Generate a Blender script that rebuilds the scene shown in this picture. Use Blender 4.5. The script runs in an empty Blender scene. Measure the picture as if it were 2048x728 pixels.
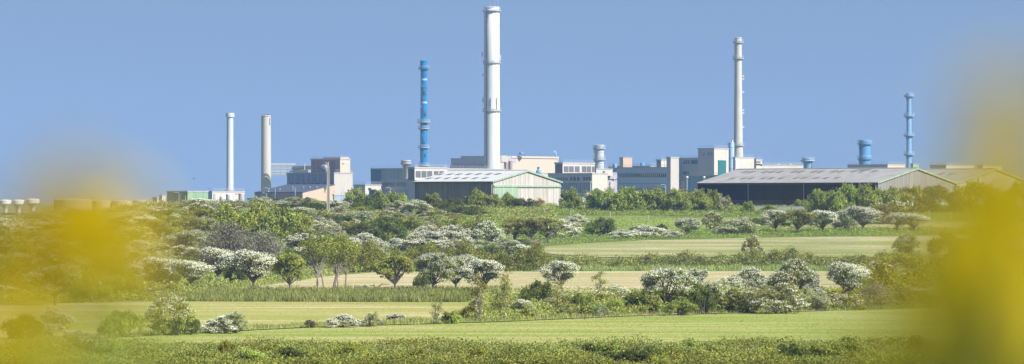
import bpy, math, numpy as np
from mathutils import Vector
R = math.radians
S = bpy.context.scene
COL = S.collection
F = 7340.0          # focal length in pixels of the 2048 px wide photograph
HZ = 400.0          # row of the horizon
CX = 1024.0
SUN_AZ, SUN_EL = 57.0, 40.0     # azimuth measured from "towards the camera" to the right

# ------------------------------------------------------------------ objects
def link(name, data, parent=None, loc=(0, 0, 0)):
    o = bpy.data.objects.new(name, data)
    COL.objects.link(o)
    o.location = loc
    if parent is not None:
        o.parent = parent
    return o

def tag(o, label=None, cat=None, group=None, kind=None):
    if label: o['label'] = label
    if cat: o['category'] = cat
    if group: o['group'] = group
    if kind: o['kind'] = kind
    return o

def thing(name, label, cat, loc=(0, 0, 0), group=None):
    return tag(link(name, None, None, loc), label, cat, group)

class MB:
    """collects faces in world coordinates, then links them as one mesh object"""
    def __init__(s): s.v = []; s.f = []; s.sm = []
    def add(s, vs, fs, smooth=False):
        n = len(s.v); s.v += [tuple(v) for v in vs]
        s.f += [tuple(i + n for i in f) for f in fs]; s.sm += [smooth] * len(fs)
    def obox(s, o, a, b, z0, z1):
        """box on the 2-D corner o with the 2-D edge vectors a and b"""
        q = [(o[0], o[1]), (o[0] + a[0], o[1] + a[1]), (o[0] + a[0] + b[0], o[1] + a[1] + b[1]), (o[0] + b[0], o[1] + b[1])]
        vs = [(x, y, z0) for x, y in q] + [(x, y, z1) for x, y in q]
        s.add(vs, [(0, 3, 2, 1), (4, 5, 6, 7), (0, 1, 5, 4), (1, 2, 6, 5), (2, 3, 7, 6), (3, 0, 4, 7)])
    def cbox(s, c, dx, dy, dz):
        s.obox((c[0] - dx / 2, c[1] - dy / 2), (dx, 0), (0, dy), c[2] - dz / 2, c[2] + dz / 2)
    def tube(s, pts, rad, n=8, caps=True, smooth=True):
        pts = [Vector(p) for p in pts]
        if not hasattr(rad, '__len__'): rad = [rad] * len(pts)
        ref = None; rings = []
        for i, p in enumerate(pts):
            d = (pts[min(i + 1, len(pts) - 1)] - pts[max(i - 1, 0)]).normalized()
            if ref is None:
                ref = d.orthogonal().normalized()
            a = (ref - d * ref.dot(d)).normalized(); b = d.cross(a); ref = a
            rings.append([p + (a * math.cos(t) + b * math.sin(t)) * rad[i] for t in [2 * math.pi * k / n for k in range(n)]])
        vs = [v for r in rings for v in r]
        fs = [(i * n + k, i * n + (k + 1) % n, (i + 1) * n + (k + 1) % n, (i + 1) * n + k) for i in range(len(pts) - 1) for k in range(n)]
        s.add(vs, fs, smooth)
        if caps:
            s.add(rings[0], [tuple(reversed(range(n)))]); s.add(rings[-1], [tuple(range(n))])
    def lathe(s, c, prof, n=32, smooth=True, caps=True):
        vs = [(c[0] + r * math.cos(2 * math.pi * k / n), c[1] + r * math.sin(2 * math.pi * k / n), z) for r, z in prof for k in range(n)]
        fs = [(i * n + k, i * n + (k + 1) % n, (i + 1) * n + (k + 1) % n, (i + 1) * n + k) for i in range(len(prof) - 1) for k in range(n)]
        s.add(vs, fs, smooth)
        if caps:
            s.add(vs[:n], [tuple(reversed(range(n)))]); s.add(vs[-n:], [tuple(range(n))])
    def build(s, name, m, parent=None):
        me = bpy.data.meshes.new(name)
        off = Vector((0, 0, 0))
        if parent is not None:
            q = parent
            while q is not None: off += Vector(q.location); q = q.parent
        me.from_pydata([(v[0] - off.x, v[1] - off.y, v[2] - off.z) for v in s.v], [], s.f)
        me.polygons.foreach_set('use_smooth', s.sm)
        me.materials.append(m); me.update()
        return link(name, me, parent)

def quads(name, V, m):
    """V: (n,4,3) array -> mesh datablock"""
    n = len(V)
    me = bpy.data.meshes.new(name)
    me.vertices.add(n * 4); me.vertices.foreach_set('co', np.ascontiguousarray(V, dtype=np.float32).reshape(-1))
    me.loops.add(n * 4); me.loops.foreach_set('vertex_index', np.arange(n * 4, dtype=np.int32))
    me.polygons.add(n); me.polygons.foreach_set('loop_start', np.arange(0, n * 4, 4, dtype=np.int32))
    me.polygons.foreach_set('loop_total', np.full(n, 4, dtype=np.int32))
    me.materials.append(m); me.update(calc_edges=True)
    return me

# ------------------------------------------------------------------ materials
def nt(name):
    m = bpy.data.materials.new(name); m.use_nodes = True
    t = m.node_tree; t.nodes.clear()
    out = t.nodes.new('ShaderNodeOutputMaterial')
    return m, t, out
def N(t, kind, **kw):
    n = t.nodes.new(kind)
    for k, v in kw.items():
        if k in n.inputs.keys(): n.inputs[k].default_value = v
        else: setattr(n, k, v)
    return n
def rgb(c): return (c[0], c[1], c[2], 1.0)
def mixc(t, fac, a, b, blend='MIX'):
    n = t.nodes.new('ShaderNodeMix'); n.data_type = 'RGBA'; n.blend_type = blend
    for sock, val in ((n.inputs[0], fac), (n.inputs[6], a), (n.inputs[7], b)):
        if hasattr(val, 'links'): t.links.new(val, sock)
        elif isinstance(val, (int, float)): sock.default_value = val
        else: sock.default_value = rgb(val)
    return n.outputs[2]
def ramp(t, src, p0, p1, a=0.0, b=1.0):
    n = t.nodes.new('ShaderNodeMapRange'); t.links.new(src, n.inputs[0])
    n.inputs[1].default_value = p0; n.inputs[2].default_value = p1; n.inputs[3].default_value = a; n.inputs[4].default_value = b
    return n.outputs[0]
def coords(t, scale=(1, 1, 1), world=False):
    if world: src = t.nodes.new('ShaderNodeNewGeometry').outputs['Position']
    else: src = t.nodes.new('ShaderNodeTexCoord').outputs['Object']
    mp = t.nodes.new('ShaderNodeMapping'); mp.inputs['Scale'].default_value = scale
    t.links.new(src, mp.inputs[0]); return mp.outputs[0]
def noise(t, vec, scale, detail=4, rough=0.6):
    n = N(t, 'ShaderNodeTexNoise'); n.inputs['Scale'].default_value = scale
    n.inputs['Detail'].default_value = detail; n.inputs['Roughness'].default_value = rough
    t.links.new(vec, n.inputs['Vector']); return n.outputs['Fac']
def wallmat(name, c, rough=0.8, amp=0.22, streak=0.35, boards=0.0, bump=0.25, spec=0.2, dirt=(0.75, 0.72, 0.68)):
    """weathered wall: soft blotches, vertical run-off streaks, optional upright boards or ribs"""
    m, t, out = nt(name); c = tuple(x * .80 for x in c)
    b = N(t, 'ShaderNodeBsdfPrincipled', Roughness=rough); b.inputs['Specular IOR Level'].default_value = spec
    w = coords(t, (1, 1, 1))
    st = coords(t, (1, 1, 0.06))
    f1 = ramp(t, noise(t, w, 0.25, 6), 0.35, 0.7)
    f2 = ramp(t, noise(t, st, 0.9, 5), 0.45, 0.75)
    dark = tuple(c[i] * dirt[i] for i in range(3))
    k1 = t.nodes.new('ShaderNodeMath'); k1.operation = 'MULTIPLY'; t.links.new(f1, k1.inputs[0]); k1.inputs[1].default_value = amp * 2
    k2 = t.nodes.new('ShaderNodeMath'); k2.operation = 'MULTIPLY'; t.links.new(f2, k2.inputs[0]); k2.inputs[1].default_value = streak
    col = mixc(t, k1.outputs[0], c, dark)
    col = mixc(t, k2.outputs[0], col, dark)
    hgt = noise(t, w, 1.5, 4)
    if boards:
        bd = noise(t, coords(t, (1, 1, 0.004)), boards, 2, 0.5)
        fb = ramp(t, bd, 0.38, 0.62)
        col = mixc(t, fb, col, mixc(t, 1.0, col, (0.74, 0.71, 0.69), 'MULTIPLY'))
        hgt = bd
    bm = N(t, 'ShaderNodeBump', Strength=bump, Distance=0.15); t.links.new(hgt, bm.inputs['Height'])
    t.links.new(col, b.inputs['Base Color']); t.links.new(bm.outputs[0], b.inputs['Normal'])
    t.links.new(b.outputs[0], out.inputs[0]); return m
def leafmat(name, c1, c2, trans=0.3, var=0.35):
    m, t, out = nt(name)
    g = t.nodes.new('ShaderNodeNewGeometry')
    oi = t.nodes.new('ShaderNodeObjectInfo')
    col = mixc(t, g.outputs['Random Per Island'], c1, c2)
    nz = ramp(t, noise(t, coords(t, (1, 1, 1), True), 0.45, 3), 0.3, 0.7, 1 - var, 1 + var)
    rv = ramp(t, oi.outputs['Random'], 0, 1, 0.8, 1.2)
    mu = t.nodes.new('ShaderNodeMath'); mu.operation = 'MULTIPLY'; t.links.new(nz, mu.inputs[0]); t.links.new(rv, mu.inputs[1])
    h = t.nodes.new('ShaderNodeHueSaturation'); t.links.new(col, h.inputs['Color']); t.links.new(mu.outputs[0], h.inputs['Value'])
    hu = ramp(t, oi.outputs['Random'], 0, 1, 0.485, 0.515); t.links.new(hu, h.inputs['Hue'])
    d = N(t, 'ShaderNodeBsdfDiffuse'); tr = N(t, 'ShaderNodeBsdfTranslucent')
    t.links.new(h.outputs[0], d.inputs[0]); t.links.new(h.outputs[0], tr.inputs[0])
    mx = N(t, 'ShaderNodeMixShader'); mx.inputs[0].default_value = trans
    t.links.new(d.outputs[0], mx.inputs[1]); t.links.new(tr.outputs[0], mx.inputs[2])
    t.links.new(mx.outputs[0], out.inputs[0]); return m
def groundmat(name, c1, c2, c3, sx=0.05, sy=0.35, rot=0.0, amt=0.7, k_=.82):
    """grass: swathes drawn out along the field, fine mottling, a third colour in patches"""
    m, t, out = nt(name); c1, c2, c3 = [tuple(x * k_ for x in c) for c in (c1, c2, c3)]
    b = N(t, 'ShaderNodeBsdfPrincipled', Roughness=0.95); b.inputs['Specular IOR Level'].default_value = 0.05
    pos = t.nodes.new('ShaderNodeNewGeometry').outputs['Position']
    mp = t.nodes.new('ShaderNodeMapping'); mp.inputs['Scale'].default_value = (sx, sy, 1); mp.inputs['Rotation'].default_value = (0, 0, rot)
    t.links.new(pos, mp.inputs[0])
    a = ramp(t, noise(t, mp.outputs[0], 1.0, 6, 0.65), 0.44, 0.56)
    f = ramp(t, noise(t, pos, 1.8, 5, 0.75), 0.35, 0.65)
    g = ramp(t, noise(t, pos, 0.035, 4, 0.6), 0.42, 0.62)
    col = mixc(t, a, c1, c2)
    k = t.nodes.new('ShaderNodeMath'); k.operation = 'MULTIPLY'; t.links.new(g, k.inputs[0]); k.inputs[1].default_value = amt
    col = mixc(t, k.outputs[0], col, c3)
    dk = mixc(t, 1.0, col, (0.84, 0.85, 0.82), 'MULTIPLY')
    col = mixc(t, f, col, dk)
    mg = t.nodes.new('ShaderNodeMapping'); mg.inputs['Scale'].default_value = (3.0, .42, 1); t.links.new(pos, mg.inputs[0])
    gr = ramp(t, noise(t, mg.outputs[0], 1.0, 4, 0.8), 0.36, 0.64, 0, .9)
    col = mixc(t, gr, mixc(t, 1.0, col, (1.12, 1.1, 1.1), 'MULTIPLY'), mixc(t, 1.0, col, (0.74, 0.78, 0.66), 'MULTIPLY'))
    bm = N(t, 'ShaderNodeBump', Strength=0.5, Distance=0.3); t.links.new(noise(t, pos, 2.5, 5, 0.8), bm.inputs['Height'])
    t.links.new(col, b.inputs['Base Color']); t.links.new(bm.outputs[0], b.inputs['Normal'])
    t.links.new(b.outputs[0], out.inputs[0]); return m
def roofmat(name, c, patch, ribs=3.0, rough=0.7):
    m, t, out = nt(name); c = tuple(x * .80 for x in c); patch = tuple(x * .80 for x in patch)
    b = N(t, 'ShaderNodeBsdfPrincipled', Roughness=rough); b.inputs['Specular IOR Level'].default_value = 0.25
    w = coords(t)
    f1 = ramp(t, noise(t, w, 0.35, 6, 0.7), 0.4, 0.65)
    f2 = ramp(t, noise(t, w, 3.0, 4, 0.7), 0.4, 0.7, 0, 0.5)
    col = mixc(t, f1, c, patch); col = mixc(t, f2, col, tuple(x * 0.8 for x in c))
    bm = N(t, 'ShaderNodeBump', Strength=0.3, Distance=0.1); t.links.new(noise(t, w, ribs, 2), bm.inputs['Height'])
    t.links.new(col, b.inputs['Base Color']); t.links.new(bm.outputs[0], b.inputs['Normal'])
    t.links.new(b.outputs[0], out.inputs[0]); return m

M = {}
def W(n, *a, **k): M[n] = wallmat(n, *a, **k)
W('conc_light', (0.66, 0.61, 0.55)); W('conc_white', (0.56, 0.52, 0.485), streak=0.3, dirt=(0.8, 0.8, 0.8))
W('stack_white', (0.82, 0.82, 0.82), streak=0.45, amp=0.12, dirt=(0.80, 0.80, 0.82))
W('stack_grey', (0.62, 0.59, 0.53), streak=0.5, amp=0.2, dirt=(0.8, 0.78, 0.74))
W('stack_beige', (0.66, 0.64, 0.60), streak=0.5, amp=0.25, dirt=(0.72, 0.7, 0.66))
W('stack_pale', (0.62, 0.68, 0.78), streak=0.2, amp=0.08)
W('conc_shade_grey', (0.44, 0.47, 0.54)); W('conc_shade_mauve', (0.50, 0.48, 0.56)); W('conc_dark', (0.16, 0.16, 0.18))  # grey and mauve: bluish shade on concrete walls put into the colour
W('peach', (0.63, 0.535, 0.43), amp=0.08, streak=0.15, dirt=(0.9, 0.88, 0.85)); W('salmon', (0.62, 0.47, 0.35), amp=0.1, streak=0.15)
W('tan', (0.62, 0.44, 0.33), amp=0.05); W('brown', (0.40, 0.32, 0.31), amp=0.1, boards=1.2)
W('slate_haze', (0.40, 0.46, 0.64), amp=0.1, boards=1.0); W('bluegrey', (0.38, 0.47, 0.60), amp=0.15, boards=1.2)  # first one: bluish haze over shaded walls put into the wall colour
W('steelblue', (0.27, 0.42, 0.60), amp=0.15, boards=1.5); W('navy', (0.10, 0.17, 0.28), amp=0.1)
W('blue', (0.0, 0.24, 0.56), amp=0.25, streak=0.25, dirt=(1.0, 0.75, 0.8), rough=0.55); W('midblue', (0.12, 0.34, 0.68), amp=0.25, streak=0.3, rough=0.5)
W('paleblue', (0.26, 0.47, 0.80), amp=0.2, streak=0.25, rough=0.5); W('skyblue', (0.42, 0.58, 0.82), amp=0.1, streak=0.1, rough=0.5)
W('teal', (0.01, 0.16, 0.23), amp=0.1); W('tealgreen', (0.02, 0.17, 0.18), amp=0.1)
W('green_shade', (0.12, 0.24, 0.16), amp=0.1, boards=1.5); W('green_sunlit', (0.32, 0.52, 0.33), amp=0.08, boards=1.5)  # shaded and sunlit tones of one green wall, light put into colour
W('door_green', (0.38, 0.54, 0.40), amp=0.08, boards=2.5, streak=0.2)
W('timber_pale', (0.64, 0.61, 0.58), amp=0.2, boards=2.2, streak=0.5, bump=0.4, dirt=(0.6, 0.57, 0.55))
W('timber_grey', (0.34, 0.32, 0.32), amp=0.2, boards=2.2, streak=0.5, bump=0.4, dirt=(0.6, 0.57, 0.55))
W('timber_dark_haze', (0.012, 0.016, 0.045), amp=0.3, boards=2.2, streak=0.5, bump=0.4)  # dark boards with distance-haze blue added to their colour
W('darkboards', (0.10, 0.095, 0.12), amp=0.3, boards=2.2, streak=0.5); W('office', (0.46, 0.57, 0.78), amp=0.1, streak=.2); W('cabledark', (0.055, 0.065, 0.095), boards=2.5); W('block', (0.42, 0.42, 0.42), amp=0.2, streak=0.4)  # office: airlight blue of its shaded wall put into the base colour
W('tankmetal', (0.52, 0.47, 0.42), amp=0.2, streak=0.4); W('white', (0.74, 0.74, 0.73), amp=0.05, streak=0.1)
W('metal', (0.45, 0.47, 0.50), rough=0.4, amp=0.1); W('rail', (0.55, 0.57, 0.60), rough=0.5, amp=0.05); W('darkmetal', (0.12, 0.13, 0.16), rough=0.5)
W('bluemetal', (0.20, 0.33, 0.52), rough=0.5); W('pole', (0.46, 0.41, 0.34), amp=0.2); W('post', (0.50, 0.44, 0.36), amp=0.2)
W('bark', (0.13, 0.11, 0.095), amp=0.3, bump=0.5); W('bark_pale', (0.33, 0.29, 0.25), amp=0.3, bump=0.5); W('twig', (0.36, 0.33, 0.25), amp=0.3)
W('lichen', (0.36, 0.28, 0.09), amp=0.3)
W('wood_trough', (0.34, 0.24, 0.17), amp=0.2)
M['roof_pale'] = roofmat('roof_pale', (0.74, 0.74, 0.71), (0.64, 0.64, 0.61))
M['roof_grey'] = roofmat('roof_grey', (0.47, 0.46, 0.45), (0.34, 0.325, 0.305))
M['skylight'] = roofmat('skylight', (0.17, 0.21, 0.26), (0.2, 0.25, 0.3), rough=0.4)
M['skylight_brown'] = roofmat('skylight_brown', (0.21, 0.20, 0.17), (0.25, 0.23, 0.19), rough=0.5)
M['roof_flat'] = roofmat('roof_flat', (0.5, 0.5, 0.5), (0.4, 0.4, 0.4))
M['roof_dark'] = roofmat('roof_dark', (0.10, 0.12, 0.16), (0.08, 0.09, 0.13))
M['rubble'] = roofmat('rubble', (0.55, 0.54, 0.52), (0.3, 0.3, 0.3))
m, t, out = nt('glass'); b = N(t, 'ShaderNodeBsdfPrincipled', Roughness=0.08); b.inputs['Base Color'].default_value = (0.03, 0.04, 0.055, 1); b.inputs['Specular IOR Level'].default_value = 0.8
t.links.new(b.outputs[0], out.inputs[0]); M['glass'] = m
def L(n, *a, **k): M[n] = leafmat(n, *a, **k)
L('l_haw', (0.154, 0.200, 0.044), (0.324, 0.357, 0.088)); L('l_dark', (0.081, 0.116, 0.029), (0.191, 0.219, 0.054))
L('l_olive', (0.210, 0.219, 0.045), (0.371, 0.364, 0.091)); L('l_bright', (0.202, 0.259, 0.042), (0.406, 0.437, 0.092))
L('l_fresh', (0.188, 0.249, 0.054), (0.403, 0.447, 0.110)); L('l_yellow', (0.22, 0.27, 0.045), (0.40, 0.44, 0.09))
L('l_canopy', (0.176, 0.212, 0.025), (0.429, 0.402, 0.064)); L('l_dry', (0.21, 0.20, 0.13), (0.36, 0.34, 0.23))
L('l_grey', (0.232, 0.266, 0.103), (0.465, 0.469, 0.220)); L('l_rust', (0.322, 0.186, 0.078), (0.484, 0.310, 0.124))
L('l_blossom', (0.76, 0.74, 0.62), (0.88, 0.87, 0.78), trans=0.3, var=0.05)
L('l_gorse', (0.60, 0.435, 0.008), (0.72, 0.555, 0.02), trans=0.4, var=0.05)
L('l_scrub', (0.154, 0.194, 0.044), (0.420, 0.416, 0.115), var=0.55); L('l_hedge', (0.137, 0.180, 0.035), (0.386, 0.389, 0.079), var=0.5)
L('l_reed', (0.160, 0.221, 0.065), (0.435, 0.454, 0.138)); L('l_bank', (0.147, 0.233, 0.044), (0.353, 0.409, 0.088))
L('l_f1', (0.356, 0.374, 0.101), (0.463, 0.454, 0.162), var=0.12, trans=.6); L('l_f2', (0.470, 0.442, 0.151), (0.640, 0.573, 0.257), var=0.15, trans=.6)
L('l_f3', (0.536, 0.435, 0.207), (0.665, 0.544, 0.303), var=0.15, trans=.6); L('l_f4', (0.431, 0.433, 0.185), (0.615, 0.564, 0.302), var=0.12, trans=.6); L('l_f5', (0.218, 0.302, 0.067), (0.353, 0.403, 0.126), var=0.15, trans=.6)
L('l_pink', (0.35, 0.14, 0.30), (0.45, 0.2, 0.4), var=0.1)
M['ground'] = groundmat('ground', (0.17, 0.23, 0.065), (0.27, 0.30, 0.11), (0.12, 0.17, 0.05), 0.06, 0.1, k_=1)
M['f1'] = groundmat('f1', (0.34, 0.42, 0.085), (0.54, 0.52, 0.21), (0.31, 0.39, 0.07), 0.02, 0.25, 0.25)
M['f2'] = groundmat('f2', (0.46, 0.44, 0.14), (0.72, 0.61, 0.34), (0.42, 0.44, 0.11), 0.02, 0.18, -0.1)
M['f3'] = groundmat('f3', (0.58, 0.50, 0.27), (0.76, 0.63, 0.43), (0.50, 0.47, 0.20), 0.02, 0.12, 0.05)
M['f4'] = groundmat('f4', (0.37, 0.38, 0.15), (0.60, 0.54, 0.34), (0.31, 0.36, 0.10), 0.015, 0.12, 0.1)
M['f5'] = groundmat('f5', (0.34, 0.45, 0.09), (0.48, 0.55, 0.16), (0.38, 0.50, 0.10), 0.02, 0.1, 0.1)
M['f6'] = groundmat('f6', (0.42, 0.41, 0.18), (0.50, 0.46, 0.24), (0.36, 0.40, 0.12), 0.02, 0.1, 0.1)
M['soil'] = groundmat('soil', (0.40, 0.32, 0.20), (0.46, 0.37, 0.24), (0.38, 0.30, 0.2), 0.3, 0.3)

# ------------------------------------------------------------------ terrain
CP = [(0, -1.65), (12, -1.75), (30, -2.35), (60, -4.1), (100, -6.6), (160, -9.3), (225, -10.9), (258, -11.45), (300, -11.77), (350, -11.9), (400, -11.9),
      (430, -11.86), (480, -12.0), (520, -12.05), (600, -11.85), (650, -10.6), (720, -7.85), (760, -5.75), (800, -3.7), (850, -1.75), (890, -1.65), (1300, -1.65), (9000, -1.65)]
cx_ = np.array([c[0] for c in CP], float); cz_ = np.array([c[1] for c in CP], float)
dl = np.diff(cz_) / np.diff(cx_); hh = np.diff(cx_); mt = np.zeros(len(CP))
for i in range(1, len(CP) - 1):
    if dl[i - 1] * dl[i] > 0:
        w1, w2 = 2 * hh[i] + hh[i - 1], hh[i] + 2 * hh[i - 1]
        mt[i] = (w1 + w2) / (w1 / dl[i - 1] + w2 / dl[i])
def zprof(Y):
    Y = np.asarray(Y, float); i = np.clip(np.searchsorted(cx_, Y) - 1, 0, len(CP) - 2)
    s = (Y - cx_[i]) / hh[i]; s = np.clip(s, 0, 1)
    return ((1 + 2 * s) * (1 - s) ** 2 * cz_[i] + s * (1 - s) ** 2 * hh[i] * mt[i] + s * s * (3 - 2 * s) * cz_[i + 1] + s * s * (s - 1) * hh[i] * mt[i + 1])
def T(x, Y):
    """height of the ground; towards the left the ridge sinks and the plateau behind it falls away"""
    x = np.asarray(x, float); Y = np.asarray(Y, float)
    a = np.clip((-x - 95) / 60, 0, 1) * np.clip((Y - 880) / 250, 0, 1) * 4.2
    q = np.clip((-x / np.maximum(Y, 400) * F - 640) / 330, 0, 1.1); q = q * q * (3 - 2 * np.minimum(q, 1)); b = 2.5 * q * np.clip((Y - 690) / 150, 0, 1)
    return zprof(Y) - np.maximum(a, b)
_Y = np.arange(226, 889, 0.25); _row = HZ - F * zprof(_Y) / _Y
def Yof(py): return float(np.interp(-py, -_row, _Y)) if np.all(np.diff(_row) < 0) else float(np.interp(-py, -np.minimum.accumulate(_row), _Y))
def at(px, py):
    Y = Yof(py); x = (px - CX) / F * Y; return x, Y, float(T(x, Y))
def P(px, py, Y): return Vector(((px - CX) / F * Y, Y, (HZ - py) / F * Y))

def grid_sheet(name, xs, ys, zf, m):
    X, Yg = np.meshgrid(xs, ys); Z = zf(X, Yg)
    V = np.stack([X, Yg, Z], -1).reshape(-1, 3); nx, ny = len(xs), len(ys)
    idx = np.arange(nx * ny).reshape(ny, nx)
    fs = np.stack([idx[:-1, :-1], idx[:-1, 1:], idx[1:, 1:], idx[1:, :-1]], -1).reshape(-1, 4)
    me = bpy.data.meshes.new(name); me.from_pydata(V.tolist(), [], fs.tolist())
    me.polygons.foreach_set('use_smooth', [True] * len(fs)); me.materials.append(m); me.update()
    return link(name, me)
ys = np.concatenate([np.arange(-60, 220, 10), np.arange(220, 900, 3.0), np.arange(900, 1300, 25), np.arange(1300, 4401, 200)])
xs = np.concatenate([np.arange(-2200, -300, 100), np.arange(-300, 301, 12), np.arange(400, 2201, 100)])
tag(grid_sheet('ground', xs, ys, T, M['ground']), 'rough green ground rolling up from the valley to the works', kind='structure')

rng0 = np.random.default_rng(5)
def lerp_line(pts):
    xs = [p[0] for p in pts]; ys = [p[1] for p in pts]
    return lambda px: np.interp(px, xs, ys)
def field(name, label, top, bot, x0, x1, m, lift, blades=0, bm=None, bh=0.2, bw=0.12):
    """a field between two boundary lines, laid on the ground as a sheet of its own"""
    ft, fb = lerp_line(top), lerp_line(bot)
    n = 60; k = 24; V = []; 
    for i in range(n + 1):
        px = x0 + (x1 - x0) * i / n
        Yt, Yb = Yof(float(ft(px))), Yof(float(fb(px)))
        for j in range(k + 1):
            Y = Yb + (Yt - Yb) * j / k
            V.append(((px - CX) / F * Y, Y, float(zprof(Y)) + lift))
    fs = [(i * (k + 1) + j, (i + 1) * (k + 1) + j, (i + 1) * (k + 1) + j + 1, i * (k + 1) + j + 1) for i in range(n) for j in range(k)]
    me = bpy.data.meshes.new(name); me.from_pydata(V, [], fs); me.polygons.foreach_set('use_smooth', [True] * len(fs))
    me.materials.append(m); me.update()
    tag(link(name, me), label, kind='structure')
    if blades:
        px = rng0.uniform(x0, x1, blades); u = rng0.random(blades)
        Yt = np.interp(-ft(px), -_row, _Y); Yb = np.interp(-fb(px), -_row, _Y)
        Y = Yb + (Yt - Yb) * u
        tag(link('grass', blade_mesh('grass', (px - CX) / F * Y, Y, zprof(Y) + lift, bh, bw, M[bm], rng0)), 'short grass standing in the ' + label.split(' with')[0], kind='stuff')
def blade_mesh(name, x, y, z, h, w, m, rng, lean=0.35):
    n = len(x); hgt = h * rng.uniform(0.5, 1.3, n); a = rng.uniform(0, np.pi, n)
    ww = w * rng.uniform(0.5, 1.3, n)
    dx, dy = np.cos(a) * ww / 2, np.sin(a) * ww / 2
    lx, ly = rng.normal(0, lean, n) * hgt, rng.normal(0, lean, n) * hgt
    B = np.stack([x, y, z - 0.02], -1)
    V = np.stack([B + np.stack([-dx, -dy, 0 * dx], -1), B + np.stack([dx, dy, 0 * dx], -1),
                  B + np.stack([lx + dx * .3, ly + dy * .3, hgt], -1), B + np.stack([lx - dx * .3, ly - dy * .3, hgt * .95], -1)], 1)
    return quads(name, V, m)
# ------------------------------------------------------------------ vegetation
def leafquads(P0, D, size, rng, spread=0.8):
    n = len(P0)
    nr = D * 0.6 + rng.normal(0, spread, (n, 3)); nr /= np.linalg.norm(nr, axis=1)[:, None] + 1e-9
    t1 = np.cross(nr, rng.normal(0, 1, (n, 3))); t1 /= np.linalg.norm(t1, axis=1)[:, None] + 1e-9
    t2 = np.cross(nr, t1); s = (size * rng.uniform(0.55, 1.35, n))[:, None]
    a = t1 * s * 0.62; b = t2 * s * 0.42
    return np.stack([P0 - a, P0 - b, P0 + a, P0 + b], 1)

def crown_arrays(rng, lobes, ncl, per, cs, leaf, blossom=0.0, flat=0.6, under=0.35, ragged=0.18):
    Lb = np.array(lobes, float)
    area = Lb[:, 3] * Lb[:, 5] + Lb[:, 3] * Lb[:, 4]; pr = area / area.sum()
    k = rng.choice(len(Lb), ncl, p=pr)
    d = rng.normal(0, 1, (ncl, 3)); d /= np.linalg.norm(d, axis=1)[:, None]
    flip = (d[:, 2] < -0.1) & (rng.random(ncl) > under); d[flip, 2] *= -1
    r = 1 - 0.45 * rng.random(ncl) ** 2.2 + rng.normal(0, ragged * 0.5, ncl)
    C = Lb[k, :3] + d * r[:, None] * Lb[k, 3:]
    # thin out clumps buried inside another lobe
    q = ((C[:, None, :] - Lb[None, :, :3]) / Lb[None, :, 3:]); dist = np.linalg.norm(q, axis=2); dist[np.arange(ncl), k] = 9
    keep = (dist.min(1) > 0.75) | (rng.random(ncl) < 0.3); C, d = C[keep], d[keep]
    n = len(C)
    ph = rng.uniform(0, 6, 6); sc = 1.1
    nz = (np.sin(C[:, 0] * sc + ph[0]) + np.sin(C[:, 1] * sc * 1.1 + ph[1]) + np.sin(C[:, 2] * sc * 2.2 + ph[2]) + np.sin(C[:, 0] * 2.7 + C[:, 2] * 2 + ph[3]) * 0.8) / 3.8
    sb = (rng.random(n) * 0.5 + nz * 0.55 + d[:, 2] * 0.45 + 0.28) > (1 - blossom)
    zmin = Lb[:, 2].min() - Lb[:, 5].max()
    off = rng.normal(0, 1, (n, per, 3)) * np.array([cs, cs, cs * flat])
    PL = C[:, None, :] + off; DD = np.repeat(d[:, None, :], per, 1)
    leafP, leafD = PL.reshape(-1, 3), DD.reshape(-1, 3)
    leafP[:, 2] = np.maximum(leafP[:, 2], 0.05)
    G = leafquads(leafP, leafD, leaf, rng)
    Bq = None
    if blossom > 0 and sb.any():
        C2, d2 = C[sb] + d[sb] * leaf * 0.7, d[sb]; pb = max(4, int(per * 1.35))
        P2 = (C2[:, None, :] + rng.normal(0, 1, (len(C2), pb, 3)) * np.array([cs * 1.3, cs * 1.3, cs * 0.4])).reshape(-1, 3)
        P2[:, 2] = np.maximum(P2[:, 2], 0.06)
        Dd = np.repeat(d2[:, None, :], pb, 1).reshape(-1, 3) * 0.7 + np.array([.3, -.35, 0.8])
        Bq = leafquads(P2, Dd, leaf * 0.64, rng, 0.42)
    return G, Bq

def limbs(rng, tips, base=(0, 0, 0), r0=0.16, split=0.35, wob=0.25, sub=3, n=5, bark='bark', stems=1, spread=0.3):
    mb = MB()
    for si in range(stems):
        b = Vector(base) + Vector((rng.normal(0, spread) if stems > 1 else 0, rng.normal(0, spread) if stems > 1 else 0, -0.15))
        mine = tips[si::stems] or tips
        cen = Vector((sum(t[0] for t in mine) / len(mine), sum(t[1] for t in mine) / len(mine), sum(t[2] for t in mine) / len(mine)))
        fork = b.lerp(cen, split); fork.x = b.x * .4 + fork.x * .6; fork.z = b.z + (cen.z - b.z) * split
        mid = b.lerp(fork, .5) + Vector((rng.normal(0, wob * .4), rng.normal(0, wob * .4), 0))
        mb.tube([b, mid, fork], [r0 * 1.25, r0, r0 * .85], 7)
        for t in mine:
            t = Vector(t); m1 = fork.lerp(t, .5) + Vector((rng.normal(0, wob), rng.normal(0, wob), rng.normal(0.1, wob)))
            mb.tube([fork, m1, t], [r0 * .65, r0 * .42, r0 * .15], n)
            for _ in range(sub):
                s = m1.lerp(t, rng.uniform(0, .7)); e = s + Vector(rng.normal(0, .75, 3)) * .9 + Vector((0, 0, .35))
                mb.tube([s, s.lerp(e, .5) + Vector(rng.normal(0, .12, 3)), e], [r0 * .25, r0 * .16, r0 * .05], 4, caps=False)
    return mb

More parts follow.
